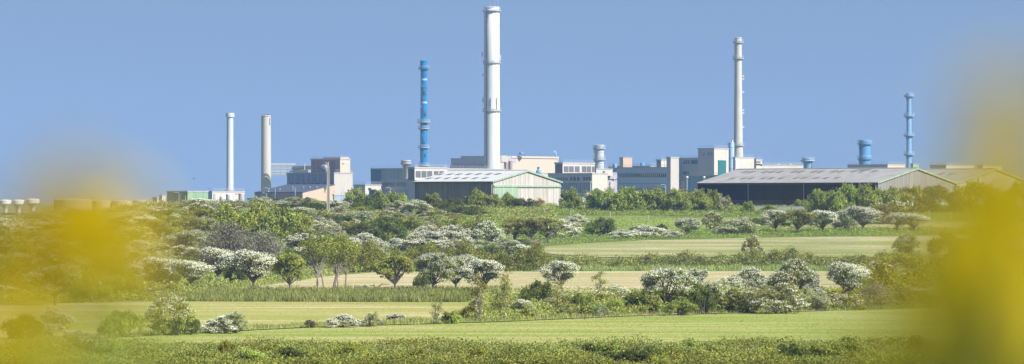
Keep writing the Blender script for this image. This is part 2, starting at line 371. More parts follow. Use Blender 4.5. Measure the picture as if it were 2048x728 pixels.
PROTO = {}
def mesh_of(mb, name, m):
    me = bpy.data.meshes.new(name); me.from_pydata(mb.v, [], mb.f); me.polygons.foreach_set('use_smooth', mb.sm); me.materials.append(m); me.update(); return me
def proto(kind, var):
    """returns (list of (part name, mesh)), width, height: the parts of one plant of this kind, foot at the origin"""
    if (kind, var) in PROTO: return PROTO[(kind, var)]
    rng = np.random.default_rng(sum(map(ord, kind)) * 7 + var * 131 + 3)
    U = rng.uniform
    parts = []
    if kind in ('haw', 'olive', 'fresh_tree'):          # umbrella shaped, trunk in view, swept to the right
        n = 7; lob = []
        n = 13
        for i in range(n):
            x = -2.7 + 5.4 * (i + .5) / n + U(-.3, .3)
            lob.append((x, U(-1.5, 1.5), 3.1 + 1.2 * (1 - (x / 3) ** 2) + U(-.55, .35), U(.6, 1.05), U(.6, 1.0), U(.35, .65)))
        for i in range(4): lob.append((U(-2.3, 2.6), U(-1.2, 1.2), U(1.9, 2.7), U(.6, 1.0), U(.7, 1.0), U(.35, .6)))
        lm, bl = {'haw': ('l_haw', .76), 'olive': ('l_olive', 0), 'fresh_tree': ('l_fresh', 0)}[kind]
        G, B = crown_arrays(rng, lob, 660, 13, .22, .19, bl, .45)
        tips = [(l[0] * .9, l[1] * .9, l[2]) for l in lob]
        parts = [('trunk', mesh_of(limbs(rng, tips, (U(-.4, .4), 0, 0), .17, .32), 'trunk', M['bark'])), ('crown', quads('crown', G, M[lm]))]
        if B is not None: parts.append(('blossom', quads('blossom', B, M['l_blossom'])))
        w, h = 6.8, 5.0
    elif kind in ('hawbush', 'dark', 'olivebush', 'bright', 'fresh', 'canopy', 'paleflower', 'greybush', 'rust', 'yellowbush'):   # dome down to the ground
        n = 16; lob = []
        for i in range(n):
            x = -2.75 + 5.5 * (i + .5) / n + U(-.3, .3); zz = 2.5 * (1 - (abs(x) / 3.6) ** 2.2)
            lob.append((x, U(-1.3, 1.3), zz * U(.45, 1.05) + .3, U(.6, 1.0), U(.6, 1.0), U(.45, .8)))
        for i in range(8): lob.append((U(-2.5, 2.5), U(-1.7, -.4), U(.3, 1.1), U(.55, .95), U(.5, .9), U(.4, .7)))
        lm, bl, lf, per = {'hawbush': ('l_haw', .82, .18, 13), 'dark': ('l_dark', 0, .18, 14), 'olivebush': ('l_olive', .12, .17, 14), 'bright': ('l_bright', 0, .22, 13),
                      'fresh': ('l_fresh', 0, .21, 13), 'canopy': ('l_canopy', 0, .22, 13), 'paleflower': ('l_grey', .52, .18, 13), 'greybush': ('l_grey', .12, .17, 11),
                      'rust': ('l_rust', 0, .18, 10), 'yellowbush': ('l_yellow', 0, .2, 13)}[kind]
        fl = .45 if bl else .9
        G, B = crown_arrays(rng, lob, 620, per, .17, lf, bl, fl, .35, .3 if kind in ('bright', 'fresh', 'canopy') else .18)
        tips = [(l[0] * .85, l[1] * .85, l[2] * .9) for l in lob[:8]]
        parts = [('stem', mesh_of(limbs(rng, tips, (0, 0, 0), .11, .2, stems=3, spread=.5), 'stem', M['bark'])), ('foliage', quads('foliage', G, M[lm]))]
        if B is not None: parts.append(('blossom', quads('blossom', B, M['l_blossom'])))
        w, h = 6.9, 3.6
    elif kind == 'open':                                # tall open yellow-green tree with several bare stems
        lob = []
        for i in range(12):
            x = U(-2.5, 2.5); lob.append((x, U(-1.4, 1.4), 6.4 - abs(x) * .45 + U(-.9, .4), U(.8, 1.3), U(.8, 1.2), U(.55, .9)))
        for i in range(5): lob.append((U(-2.3, 2.3), U(-1, 1), U(3.4, 4.8), U(.5, .8), U(.5, .8), U(.3, .6)))
        G, B = crown_arrays(rng, lob, 420, 11, .26, .2, 0, .6)
        tips = [(l[0] * .95, l[1], l[2]) for l in lob]
        parts = [('trunk', mesh_of(limbs(rng, tips, (0, 0, 0), .14, .38, .35, sub=3, stems=4, spread=.7), 'trunk', M['bark_pale'])), ('crown', quads('crown', G, M['l_yellow']))]
        w, h = 6.6, 7.3
    elif kind == 'thicket':                             # grey twiggy blackthorn with hardly any leaf
        mb = MB(); tips = []
        for i in range(520):
            a = U(0, 6.28); el = U(.15, 1.5); rr = U(.75, 1.02)
            e = Vector((math.cos(a) * math.cos(el) * 3.4 * rr, math.sin(a) * math.cos(el) * 2.2 * rr, math.sin(el) * 3.3 * rr + .1))
            s = Vector((e.x * U(.3, .75), e.y * U(.3, .75), e.z * U(.25, .7)))
            mb.tube([s, s.lerp(e, .5) + Vector(rng.normal(0, .12, 3)), e], [.035, .025, .01], 3, caps=False, smooth=False)
            tips.append(e)
        for i in range(14):
            e = Vector((U(-2, 2), U(-1.2, 1.2), U(1.2, 2.2))); mb.tube([(e.x * .3, e.y * .3, -.1), (e.x * .6, e.y * .6, e.z * .6), e], [.08, .06, .03], 5)
        tp = np.array([tuple(v) for v in tips]); nrm = tp / np.linalg.norm(tp, axis=1)[:, None]
        pp = np.repeat(tp, 7, 0) + rng.normal(0, .2, (len(tp) * 7, 3)); pp[:, 2] = np.maximum(pp[:, 2], .05)
        G = leafquads(pp, np.repeat(nrm, 7, 0), .13, rng)
        parts = [('stem', mesh_of(mb, 'stem', M['twig'])), ('foliage', quads('foliage', G, M['l_dry']))]
        w, h = 6.8, 3.5
    elif kind in ('sapling', 'lichened'):
        lob = []
        for i in range(12):
            z = 1.1 + 4.2 * i / 11; lob.append((U(-1, 1) * (1.3 - z * .12), U(-.7, .7), z, U(.35, .65), U(.35, .6), U(.2, .45)))
        G, B = crown_arrays(rng, lob, 130, 9, .2, .15, .25 if kind == 'lichened' else 0, .7)
        tips = [(l[0], l[1], l[2]) for l in lob]
        parts = [('trunk', mesh_of(limbs(rng, tips, (0, 0, 0), .07, .25, .15, sub=2, stems=3, spread=.35), 'trunk', M['lichen'] if kind == 'lichened' else M['bark_pale'])),
                 ('crown', quads('crown', G, M['l_olive']))]
        if B is not None: parts.append(('blossom', quads('blossom', B, M['l_blossom'])))
        w, h = 3.4, 5.6
    PROTO[(kind, var)] = (parts, w, h); return PROTO[(kind, var)]

CATS = dict(haw=('hawthorn_tree', 'tree'), olive=('hawthorn_tree', 'tree'), fresh_tree=('tree', 'tree'), hawbush=('flowering_shrub', 'shrub'), dark=('shrub', 'shrub'), olivebush=('shrub', 'shrub'),
            bright=('leafy_bush', 'bush'), fresh=('leafy_bush', 'bush'), canopy=('broad_tree', 'tree'), paleflower=('flowering_shrub', 'shrub'), greybush=('shrub', 'shrub'), rust=('shrub', 'shrub'),
            yellowbush=('leafy_bush', 'bush'), open=('open_tree', 'tree'), thicket=('thorn_thicket', 'thicket'), sapling=('sapling', 'sapling'), lichened=('sapling', 'sapling'))
vrng = np.random.default_rng(77)
def plant(kind, px, py, wpx, hpx, label, group=None, Y=None, mirror=False):
    if Y is None: x, Y, z = at(px, py)
    else: x = (px - CX) / F * Y; z = float(T(x, Y))
    parts, w, h = proto(kind, int(vrng.integers(0, 3)))
    name, cat = CATS[kind]
    r = thing(name, label, cat, (x, Y, z), group)
    sx = wpx * 1.1 * Y / F / w * (-1 if mirror else 1); sz = hpx * 1.12 * Y / F / h
    r.rotation_euler = (0, 0, vrng.uniform(-.35, .35) + (math.pi if vrng.random() < .4 else 0))
    r.scale = (abs(sx), max(abs(sx) * .9, .5), sz)
    for nm, me in parts: link(nm, me, r)
    return r

def mass(name, label, cat, pts, m, height, n, leaf=.2, depth=2.0, clump=.3, per=10, kind=None, base=0.0, blossom=0.0, stems=True):
    """a hedge: clumps of leaves along a line of (px, py) points, its top uneven"""
    rng = np.random.default_rng(len(label) * 13 + int(pts[0][0]) + int(pts[0][1]))
    W3 = [at(p[0], p[1]) for p in pts]
    A = np.array(W3); seg = np.linalg.norm(np.diff(A[:, :2], axis=0), axis=1); cum = np.concatenate([[0], np.cumsum(seg)])
    u = rng.random(n) * cum[-1]
    hf = np.array([p[2] if len(p) > 2 else height for p in pts])
    H = np.interp(u, cum, hf)
    H = H * (0.82 + .20 * np.sin(u * .33 + 1) + .20 * np.sin(u * .9 + 2) * np.sin(u * .21) + .14 * np.sin(u * 2.1 + 2))
    x = np.interp(u, cum, A[:, 0]); y = np.interp(u, cum, A[:, 1])
    tt = rng.random(n) * np.pi
    rr = 1 - .35 * rng.random(n) ** 2
    y = y - np.cos(tt) * depth / 2 * rr; hz = np.sin(tt) ** .6 * H * rr + rng.normal(0, .08, n)
    z = T(x, y) + base
    C = np.stack([x, y, z + hz], -1); d = np.stack([rng.normal(0, .3, n), -np.cos(tt), np.sin(tt)], -1)
    PL = (C[:, None, :] + rng.normal(0, 1, (n, per, 3)) * clump * np.array([1, 1, .75])).reshape(-1, 3)
    PL[:, 2] = np.maximum(PL[:, 2], np.repeat(z, per) + .03)
    D = np.repeat(d[:, None, :], per, 1).reshape(-1, 3)
    mid = len(pts) // 2
    loc = (float(A[mid, 0]), float(A[mid, 1]), float(A[mid, 2]))
    r = tag(link(name, None, None, loc), label, None if kind else cat, None, kind)
    if kind: r['category'] = cat
    o = link('foliage', quads('foliage', leafquads(PL, D, leaf, rng) - np.array(loc), m), r)
    if blossom:
        sel = (rng.random(n) < blossom) & (d[:, 2] > .2)
        P2 = (C[sel][:, None, :] + rng.normal(0, 1, (sel.sum(), 7, 3)) * np.array([.3, .25, .1]) + np.array([0, -.1, .1])).reshape(-1, 3)
        link('blossom', quads('blossom', leafquads(P2, np.repeat(d[sel][:, None, :], 7, 1).reshape(-1, 3), .12, rng) - np.array(loc), M['l_blossom']), r)
    if stems:
        mb = MB()
        for k in range(int(min(70, cum[-1] / 1.2))):
            uu = rng.random() * cum[-1]; xx, yy = np.interp(uu, cum, A[:, 0]), np.interp(uu, cum, A[:, 1]); hh2 = np.interp(uu, cum, hf) * .75; zz = float(T(xx, yy)) + base
            mb.tube([(xx, yy, zz - .1), (xx + rng.normal(0, .1), yy, zz + hh2 * .5), (xx + rng.normal(0, .3), yy + rng.normal(0, .2), zz + hh2)], [.05, .04, .015], 4, caps=False)
        mb.build('stem', M['bark'], r)
    return r

def carpet(name, label, poly_top, poly_bot, x0, x1, n, m, hmin, hmax, leaf=.22, per=8, clump=.3, seed=1):
    """tangled ground cover over an area: many low mounds of leaves"""
    rng = np.random.default_rng(seed); ft, fb = lerp_line(poly_top), lerp_line(poly_bot)
    px = rng.uniform(x0, x1, n); row = fb(px) + (ft(px) - fb(px)) * rng.random(n)
    Y = np.interp(-row, -_row, _Y); x = (px - CX) / F * Y
    b = .5 + .25 * (np.sin(x * .5 + Y * .13) + np.sin(x * .23 - Y * .31 + 2)) + .15 * np.sin(x * 1.3 + Y * .7)
    hz = (hmin + (hmax - hmin) * np.clip(b, 0, 1)) * (1 - .6 * rng.random(n) ** 2)
    z = T(x, Y); C = np.stack([x, Y, z + hz], -1)
    PL = (C[:, None, :] + rng.normal(0, 1, (n, per, 3)) * clump * np.array([1, 1, .6])).reshape(-1, 3)
    PL[:, 2] = np.maximum(PL[:, 2], np.repeat(z, per) + .02)
    D = np.tile(np.array([0, -.3, 1.0]), (len(PL), 1))
    tag(link(name, quads(name, leafquads(PL, D, leaf, rng), m)), label, kind='stuff')
def tallgrass(name, label, top, bot, x0, x1, n, m, h, w=.12, seed=3, lean=.2):
    rng = np.random.default_rng(seed); ft, fb = lerp_line(top), lerp_line(bot)
    px = rng.uniform(x0, x1, n); row = fb(px) + (ft(px) - fb(px)) * rng.random(n)
    Y = np.interp(-row, -_row, _Y); x = (px - CX) / F * Y
    hm = h * (.75 + .25 * np.sin(x * .8) * np.sin(Y * .3 + x * .2))
    tag(link(name, blade_mesh(name, x, Y, T(x, Y), hm, w, m, rng, lean)), label, kind='stuff')
# ------------------------------------------------------------------ buildings
class Bld:
    """a block seen on its corner: a shaded face running back to the left, a sunlit face running back to the right"""
    def __init__(s, name, label, cat, xc, d, ytop, xl, xr, mat, matr=None, alpha=40, root=None, roof='roof_flat', group=None, zb=None, ybase=None, coping=.5, wallname='wall'):
        a = R(alpha); s.u = (-math.cos(a), math.sin(a)); s.v = (math.sin(a), math.cos(a)); s.d = d
        s.O = ((xc - CX) / F * d, d); s.Lu = s.t(xl, s.u); s.Lv = s.t(xr, s.v)
        s.z1 = (HZ - ytop) / F * d; s.z0 = (float(T(s.O[0], d)) if ybase is None else (HZ - ybase) / F * d) - .3
        s.root = root or thing(name, label, cat, (s.O[0], d, s.z0), group)
        mb = MB(); mb.obox(s.O, (s.u[0] * s.Lu, s.u[1] * s.Lu), (s.v[0] * s.Lv, s.v[1] * s.Lv), s.z0, s.z1)
        if matr:                      # matr: often a sunlit tone of mat, light put into colour; skin that end apart
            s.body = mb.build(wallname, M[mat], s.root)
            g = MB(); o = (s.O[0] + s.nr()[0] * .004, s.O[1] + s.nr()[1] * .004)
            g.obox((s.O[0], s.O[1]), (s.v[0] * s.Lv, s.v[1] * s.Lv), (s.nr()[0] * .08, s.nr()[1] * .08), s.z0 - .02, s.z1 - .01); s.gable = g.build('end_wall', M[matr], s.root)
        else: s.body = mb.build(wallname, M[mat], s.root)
        if roof:
            r = MB(); e = .25
            o = (s.O[0] - (s.u[0] + s.v[0]) * e, s.O[1] - (s.u[1] + s.v[1]) * e)
            r.obox(o, (s.u[0] * (s.Lu + 2 * e), s.u[1] * (s.Lu + 2 * e)), (s.v[0] * (s.Lv + 2 * e), s.v[1] * (s.Lv + 2 * e)), s.z1 + .002, s.z1 + coping); r.build('roof', M[roof], s.root)
            s.zr = s.z1 + coping
        else: s.zr = s.z1
    def nl(s): return (-s.v[0], -s.v[1])
    def nr(s): return (-s.u[0], -s.u[1])
    def t(s, px, w):
        k = (px - CX) / F; return max(.3, (k * s.O[1] - s.O[0]) / (w[0] - k * w[1]))
    def panel(s, face, p0, p1, y0, y1, name, mat, proud=.15, parent=None):
        w, n = (s.u, s.nl()) if face == 'L' else (s.v, s.nr())
        a, b = sorted((s.t(p0, w), s.t(p1, w))); D = s.O[1] + w[1] * (a + b) / 2
        base = .09 if (face == 'R' and hasattr(s, 'gable')) else 0.004
        mb = MB(); mb.obox((s.O[0] + w[0] * a + n[0] * base, s.O[1] + w[1] * a + n[1] * base), (w[0] * (b - a), w[1] * (b - a)), (n[0] * proud, n[1] * proud), (HZ - y1) / F * D, (HZ - y0) / F * D)
        return mb.build(name, M[mat], parent or s.root)
    def windows(s, face, p0, p1, y0, y1, n, gap=.35, mat='glass', proud=.10, name='window'):
        st = (p1 - p0) / n
        if mat == 'glass' and y1 - y0 > 3: s.panel(face, p0 - .4, p1 + .4, y0 - .5, y1 + .5, 'window_band', 'conc_white', .05)
        for i in range(n): s.panel(face, p0 + st * (i + gap / 2), p0 + st * (i + 1 - gap / 2), y0, y1, name, mat, proud)
    def railing(s, z=None, step=2.5, h=1.15, r=.045):
        z = s.zr if z is None else z; mb = MB()
        for w, L_ in ((s.u, s.Lu), (s.v, s.Lv)):
            for hh in (h, h * .5): mb.tube([(s.O[0], s.O[1], z + hh), (s.O[0] + w[0] * L_, s.O[1] + w[1] * L_, z + hh)], r, 4, smooth=False)
            for i in range(int(L_ / step) + 1): q = (s.O[0] + w[0] * i * step, s.O[1] + w[1] * i * step); mb.tube([(q[0], q[1], z - .05), (q[0], q[1], z + h)], r, 4, smooth=False)
        mb.build('railing', M['rail'], s.root)
    def mast(s, px, y0, d=None, name='mast'):
        d = d or s.d + 4; p = P(px, y0, d); mb = MB(); mb.tube([(p.x, p.y, s.zr - .1), (p.x, p.y, p.z)], .07, 5); mb.build(name, M['metal'], s.root)

# ------------------------------------------------------------------ chimneys
def platform(px, y, d, hw, rin, root, mat='metal', rail=True, thick=.55):
    """a walkway ring with brackets and a guard rail"""
    p = P(px, y, d); ro = hw * d / F; c = (p.x, p.y); mb = MB()
    mb.lathe(c, [(rin * .9, p.z), (ro, p.z), (ro, p.z + thick), (rin * .9, p.z + thick)], 24, False)
    n = 12
    for k in range(n):
        t = 2 * math.pi * k / n; ca, sa = math.cos(t), math.sin(t)
        mb.tube([(c[0] + ca * rin * .95, c[1] + sa * rin * .95, p.z - ro * .35), (c[0] + ca * ro * .95, c[1] + sa * ro * .95, p.z + .05)], .08, 4, smooth=False)
    pl = mb.build('platform', M[mat], root)
    if rail:
        rb = MB()
        for h in (.6, 1.2):
            rb.tube([(c[0] + ro * math.cos(2 * math.pi * k / 20), c[1] + ro * math.sin(2 * math.pi * k / 20), p.z + thick + h) for k in range(21)], .08, 4, caps=False)
        for k in range(14):
            t = 2 * math.pi * k / 14; rb.tube([(c[0] + ro * math.cos(t), c[1] + ro * math.sin(t), p.z + thick - .1), (c[0] + ro * math.cos(t), c[1] + ro * math.sin(t), p.z + thick + 1.2)], .07, 4)
        rb.build('railing', M['rail'], pl)
    return pl
def ladder(px, d, y0, y1, w, off, root, mat='darkmetal', yoff=0.0, name='ladder'):
    """caged ladder or duct run clipped to the shaft"""
    a, b = P(px, y0, d + yoff), P(px, y1, d + yoff); mb = MB(); w = w * d / F
    for s_ in (-.5, .5): mb.tube([(a.x + s_ * w, a.y, b.z), (a.x + s_ * w, a.y, a.z)], .09, 4, smooth=False)
    z = b.z
    while z < a.z:
        mb.cbox((a.x, a.y, z), w, .08, .12)
        if int(z) % 3 == 0:
            mb.tube([(a.x + w * .6 * math.cos(t), a.y - .35 + w * .6 * math.sin(t), z) for t in np.linspace(0, 6.28, 9)], .06, 4, caps=False)
        z += .9
    return mb.build(name, M[mat], root)
def chimney(name, label, px, d, prof, mat, group=None, seg=40, cat='chimney'):
    """prof: (half width in px, row) from the bottom up"""
    z0 = (HZ - prof[0][1]) / F * d; x = (px - CX) / F * d
    r = thing(name, label, cat, (x, d, z0), group); mb = MB()
    pr = [(hw * d / F, (HZ - y) / F * d) for hw, y in prof]
    mb.lathe((x, d), pr, seg); mb.build('shaft', M[mat], r)
    top = MB(); rt = pr[-1][0]; top.lathe((x, d), [(rt * .99, pr[-1][1] - .3), (rt * 1.03, pr[-1][1] - .3), (rt * 1.03, pr[-1][1] + .25), (rt * .8, pr[-1][1] + .25)], seg); top.build('rim', M[mat], r)
    return r
def band(px, y, hw, d, h, root, mat, name='band'):
    p = P(px, y, d); r = hw * d / F; mb = MB(); mb.lathe((p.x, p.y), [(r, p.z), (r, p.z + h)], 40); return mb.build(name, M[mat], root)

# main white chimney
D = 1980
c = chimney('chimney', 'tallest chimney, thick and white, rising behind the pale-roofed barn', 984, D, [(15.8, 408), (15.6, 220), (15.2, 124), (14.9, 24), (14.6, 23.8), (14.6, 15)], 'stack_white')
for y, hw in ((23, 18.5), (127, 18), (223, 18.5)): platform(984, y, D, hw, 15 * D / F, c)
a, b = P(971.2, 24, D), P(971.2, 346, D); mb = MB(); mb.cbox((a.x - .1, D - 2.9, (a.z + b.z) / 2), 1.5, 1.1, a.z - b.z); mb.build('cable_duct', M['cabledark'], c)
ladder(970.6, D, 20, 345, 2.6, 0, c, 'metal', -3.8)
ladder(975.8, D, 24, 345, 1.8, 0, c, 'bluemetal', -4.0, 'cable_tray')
for px, y0 in ((990, -2), (996, -4), (981, 6)):
    a, b = P(px, y0, D), P(px, 22, D); mb = MB(); mb.tube([a, b], .10, 5); mb.build('antenna', M['metal'], c)
for px, y0, y1, w, yy in ((964.5, 104, 114, 2, -1), (1000.5, 110, 120, 2.4, -1), (966, 195, 206, 2, -1), (982, 196, 219, .9, -4.3), (993.5, 196, 219, 1.6, -3.6), (965.5, 148, 152, 2, -1)):
    a, b = P(px, y0, D), P(px, y1, D); ww = w * D / F; mb = MB(); mb.cbox(((a.x + b.x) / 2, D + yy, (a.z + b.z) / 2), ww, .5, a.z - b.z)
    mb.tube([(a.x, D + yy, (a.z + b.z) / 2), (P(984, 0, D).x + (3.9 if px > 984 else -3.9) * .9, D + yy * .6, (a.z + b.z) / 2)], .08, 4); mb.build('aerial_panel', M['white' if px != 982 and px != 993.5 else 'metal'], c)
# beige chimney on the right
D = 2050
c = chimney('chimney', 'slender beige concrete chimney flaring at its foot beside the light blue column', 1476.5, D, [(11.2, 408), (9.8, 315), (9.1, 292), (7.7, 200), (7.0, 118), (6.9, 76)], 'stack_beige')
for y, hw, rr in ((86, 10.5, 7), (118, 11, 7), (292, 12, 9.2)): platform(1476.5, y, D, hw, rr * D / F, c)
ladder(1468.8, D, 90, 330, 1.4, 0, c, 'darkmetal', -1.5)
for y in (152, 158, 184, 220, 226, 254): 
    p = P(1486.5, y, D); mb = MB(); mb.cbox((p.x, D - .5, p.z), 1.0, .3, .9); mb.tube([(p.x, D - .5, p.z), (p.x - 1.3, D - .3, p.z)], .07, 4); mb.build('aerial_panel', M['white'], c)
for y in (73, 74): pass
p = P(1472, 70, D); mb = MB(); mb.tube([p, P(1472, 78, D)], .09, 4); mb.build('antenna', M['metal'], c)
# two chimneys on the left
D = 1750
c = chimney('chimney', 'pale blue chimney with a wide collar at its top, beside the white tanks', 460, D, [(7.4, 410), (7.3, 384), (6.9, 383), (6.5, 234)], 'stack_pale')
mb = MB(); q = P(460, 234, D); k = D / F; mb.lathe((q.x, D), [(6.4 * k, q.z), (8.7 * k, q.z), (8.7 * k, q.z + 6.8 * k), (7.5 * k, q.z + 6.8 * k), (7.5 * k, q.z + 8 * k), (4 * k, q.z + 8 * k)], 36, False); mb.build('cap', M['stack_pale'], c)
platform(460, 386, D, 9.5, 7 * k, c, 'metal')
ladder(454.2, D, 240, 380, 1.1, 0, c, 'bluemetal', -.8)
c = chimney('chimney', 'plain sandy grey chimney with soot at the lip, pipe bridge joining its right side', 532, D, [(10.6, 408), (10.2, 380), (9.5, 232)], 'stack_grey')
for px, w in ((529, 2.6), (536, 4.2)): mb = MB(); a = P(px, 232, D); mb.lathe((a.x, D), [(w * k / 1.6, a.z - .3), (w * k / 1.6, a.z + .75)], 12); mb.build('flue', M['darkmetal'], c)
ladder(539.5, D, 236, 250, 1, 0, c, 'darkmetal', -1.5)
# deep blue chimney
D = 2050
c = chimney('chimney', 'bright deep blue chimney ringed by several walkways', 847.5, D, [(7.4, 408), (7.2, 300), (6.7, 240), (6.1, 138), (7.2, 134), (7.2, 122)], 'blue')
for y, hw in ((138, 10.8), (245, 13), (258, 11), (296, 11), (332, 11)): platform(847.5, y, D, hw, 7 * D / F, c, 'metal' if y > 140 else 'blue')
for y in (161, 207): band(847.5, y, 6.9, D, 1.0, c, 'skyblue')
for y in (150, 176, 190, 222, 275, 312): band(847.5, y, 7.1, D, .35, c, 'navy')
for y, x in ((172, 844), (185, 850), (213, 843), (228, 851), (272, 845), (310, 851), (196, 846), (285, 849)):
    p = P(x, y, D); mb = MB(); mb.cbox((p.x, D - 1.75, p.z), .9, .9, 1.6); mb.build('junction_box', M['navy'], c)
ladder(842.5, D, 140, 334, 1.2, 0, c, 'navy', -1.6)
# light blue tall chimney far right
D = 1950
c = chimney('chimney', 'light blue chimney with four railed walkways, farthest right on the skyline', 1818, D, [(5.8, 408), (5.6, 240), (5.0, 200), (6.4, 194), (6.4, 187)], 'paleblue')
for y, hw in ((193, 10.2), (233, 10.6), (272, 10.6), (310, 10.6)): platform(1818, y, D, hw, 5.6 * D / F, c, 'paleblue')
ladder(1824.6, D, 196, 332, 1.6, 0, c, 'bluemetal', -.6); ladder(1813, D, 196, 332, 1, 0, c, 'bluemetal', -1.4, 'cable_tray')
for px in (1808.5, 1827.5, 1814, 1822): mb = MB(); mb.tube([P(px, 184, D), P(px, 193, D)], .1, 4); mb.build('lightning_rod', M['metal'], c)
# squat stacks
D = 1750
c = chimney('stub_stack', 'squat mid-blue stack with two walkways, beside no other tower', 1729.5, D, [(11.8, 408), (11.6, 296), (11.0, 293), (11.6, 283), (11.6, 281)], 'midblue', cat='stack')
c['label'] = 'squat mid-blue stack with two walkways, left of the light blue chimney'
for y in (289, 319): platform(1729.5, y, D, 14.5, 11 * D / F, c, 'midblue')
ladder(1719, D, 284, 330, 1.5, 0, c, 'bluemetal', -1.6)
c = chimney('stub_stack', 'short light blue vent stack with a flared top, just behind the dark barn roof', 1615, D, [(8.2, 408), (8.2, 325), (10, 322), (10, 317)], 'paleblue', cat='stack')
platform(1615, 322, D, 14, 9 * D / F, c, 'skyblue'); ladder(1624, D, 318, 338, 1.5, 0, c, 'bluemetal', -1)
c = chimney('stub_stack', 'squat pale grey stack with hoops and two walkways, over the louvred blocks', 1198.5, D, [(9.6, 408), (9.4, 299), (9.9, 297), (9.9, 291)], 'stack_pale', cat='stack'); c.children[0].data.materials[0] = M['stack_white']
for y in (298, 320.5): platform(1198.5, y, D, 12.6, 9.4 * D / F, c)
for y in (306, 314, 327, 334): band(1198.5, y, 9.65, D, .25, c, 'metal', 'hoop')
ladder(1187.5, D, 298, 324, 1.8, 0, c, 'white', -1)
c = chimney('stub_stack', 'stubby grey-beige stack with a flat wide cap between two low blocks', 812, D, [(6.6, 408), (6.5, 328), (9.4, 327), (9.6, 321.5)], 'stack_grey', cat='stack')
platform(812, 328, D, 11, 6.6 * D / F, c, rail=False)
# light blue column
D = 1900
c = chimney('exhaust_column', 'smooth light blue column standing against the beige chimney foot', 1462.8, D, [(5.8, 408), (5.8, 288), (5.4, 286)], 'skyblue', cat='column')
mb = MB(); mb.tube([P(1464.5, 288, D), P(1464.5, 280, D)], .5, 8); mb.build('vent_pipe', M['white'], c); ladder(1456.8, D, 284, 345, 1.6, 0, c, 'bluemetal', -.4)
for y in (296, 318, 338): band(1462.8, y, 6.0, D, .3, c, 'paleblue', 'hoop')

# ---- left group
b = Bld('warehouse', 'long low warehouse, dark green in shade and pale green in sun, near the white tanks', 'warehouse', 375, 1620, 384, 334, 416, 'green_shade', 'green_sunlit', alpha=38)
for px, y0 in ((362, 387), (371, 391)):
    b.panel('L', px, px + .8, y0, 408, 'downpipe', 'metal', .3)
b = Bld('process_building', 'white process building behind rounded tanks at the foot of the pale blue chimney', 'building', 424, 1700, 384, 416, 489, 'conc_shade_grey', 'conc_light')
b.railing(); b.panel('R', 426, 430, 388, 399, 'window', 'bluegrey'); b.panel('R', 470, 480, 386, 389, 'vent', 'conc_shade_grey')
def vessel(label, px, d, hw, ytop, dome, mat='white'):
    k = d / F; x = (px - CX) * k; z0 = -1.95; z1 = (HZ - ytop) * k; r = hw * k
    t_ = thing('storage_vessel', label, 'tank', (x, d, z0), 'white vessels in front of the process building'); mb = MB()
    mb.lathe((x, d), [(r, z0), (r, z1)], 24); mb.build('shell', M[mat], t_)
    mb = MB(); mb.lathe((x, d), [(r * math.cos(t), z1 + .002 + r * dome * math.sin(t)) for t in np.linspace(0, 1.45, 7)], 24); mb.build('dome', M[mat], t_)
    mb = MB(); mb.tube([(x + r * .95, d - r * .3, z0), (x + r * .98, d - r * .3, z1)], .12, 5); mb.build('pipe', M['metal'], t_)
vessel('white round-topped tank left of the chimney base', 446, 1600, 7, 397, .9); vessel('white tank directly under the pale blue chimney', 459, 1580, 7.5, 390, .5)
vessel('short white tank tucked right of the chimney base', 468, 1570, 6, 403, .6); vessel('upright pale tank at the right end of the white building', 483, 1600, 6, 388, .35, 'conc_white')
vessel('smallest white tank, lowest in front of the white building', 429, 1560, 5, 405, .5)
# far left: water towers and storage tanks
def water_tower(label, px, d, ytop, ybot, hw):
    k = d / F; x = (px - CX) * k; z1 = (HZ - ytop) * k; z0 = (HZ - ybot) * k - 2; h = z1 - (HZ - ybot) * k; r = hw * k
    t_ = thing('water_tower', label, 'water tower', (x, d, z0), 'goblet water towers'); mb = MB()
    mb.lathe((x, d), [(r * .42, z0), (r * .36, z1 - h * .62), (r * .42, z1 - h * .5), (r * .95, z1 - h * .27)], 28); mb.build('pedestal', M['conc_light'], t_)
    mb = MB(); mb.lathe((x, d), [(r * .95, z1 - h * .27 + .01), (r, z1 - h * .25), (r, z1 - h * .04), (r * .9, z1), (r * .2, z1 + .2)], 28, False); mb.build('basin', M['stack_white'], t_)
water_tower('goblet-shaped water tower at the very left edge', 11, 1500, 400, 432, 12); water_tower('middle one of three goblet-shaped water towers', 37, 1500, 400, 433, 12.5)
water_tower('goblet-shaped water tower nearest the round tanks', 65, 1500, 398, 432, 14)
def tank(label, px, d, ytop, hw, dome=.1, mat='tankmetal', ybot=440):
    k = d / F; x = (px - CX) * k; z1 = (HZ - ytop) * k; z0 = (HZ - ybot) * k - 1; r = hw * k
    t_ = thing('storage_tank', label, 'tank', (x, d, z0), 'round storage tanks'); mb = MB(); mb.lathe((x, d), [(r, z0), (r, z1)], 48); mb.build('shell', M[mat], t_)
    mb = MB(); mb.lathe((x, d), [(r * 1.01, z1 + .002), (r * 1.01, z1 + .25), (r * .6, z1 + r * dome * .75), (r * .15, z1 + r * dome), (.05, z1 + r * dome)], 48); mb.build('roof', M['tankmetal' if mat != 'white' else 'conc_light'], t_)
    mb = MB(); mb.lathe((x, d), [(r * 1.02, z1 + 1.15), (r * 1.02, z1 + 1.23)], 48, caps=False); mb.tube([(x + r * .5, d - r * .9, z1), (x + r * .5, d - r * .9, z1 + 2)], .1, 4); mb.build('railing', M['rail'], t_)
tank('widest tan storage tank behind the left blurred blossom', 146, 1480, 401, 38); tank('second tan tank, just right of the widest', 203, 1560, 403, 21, .14)
tank('third tan tank with a rusty roof rim', 244, 1560, 403, 21, .12); tank('rightmost pale storage tank beside the small sheds', 284, 1600, 402, 21, .12, 'conc_light')
b = Bld('pump_house', 'low grey pump house below the water towers', 'building', 60, 1450, 428, 2, 106, 'conc_shade_grey', 'conc_light', ybase=440)
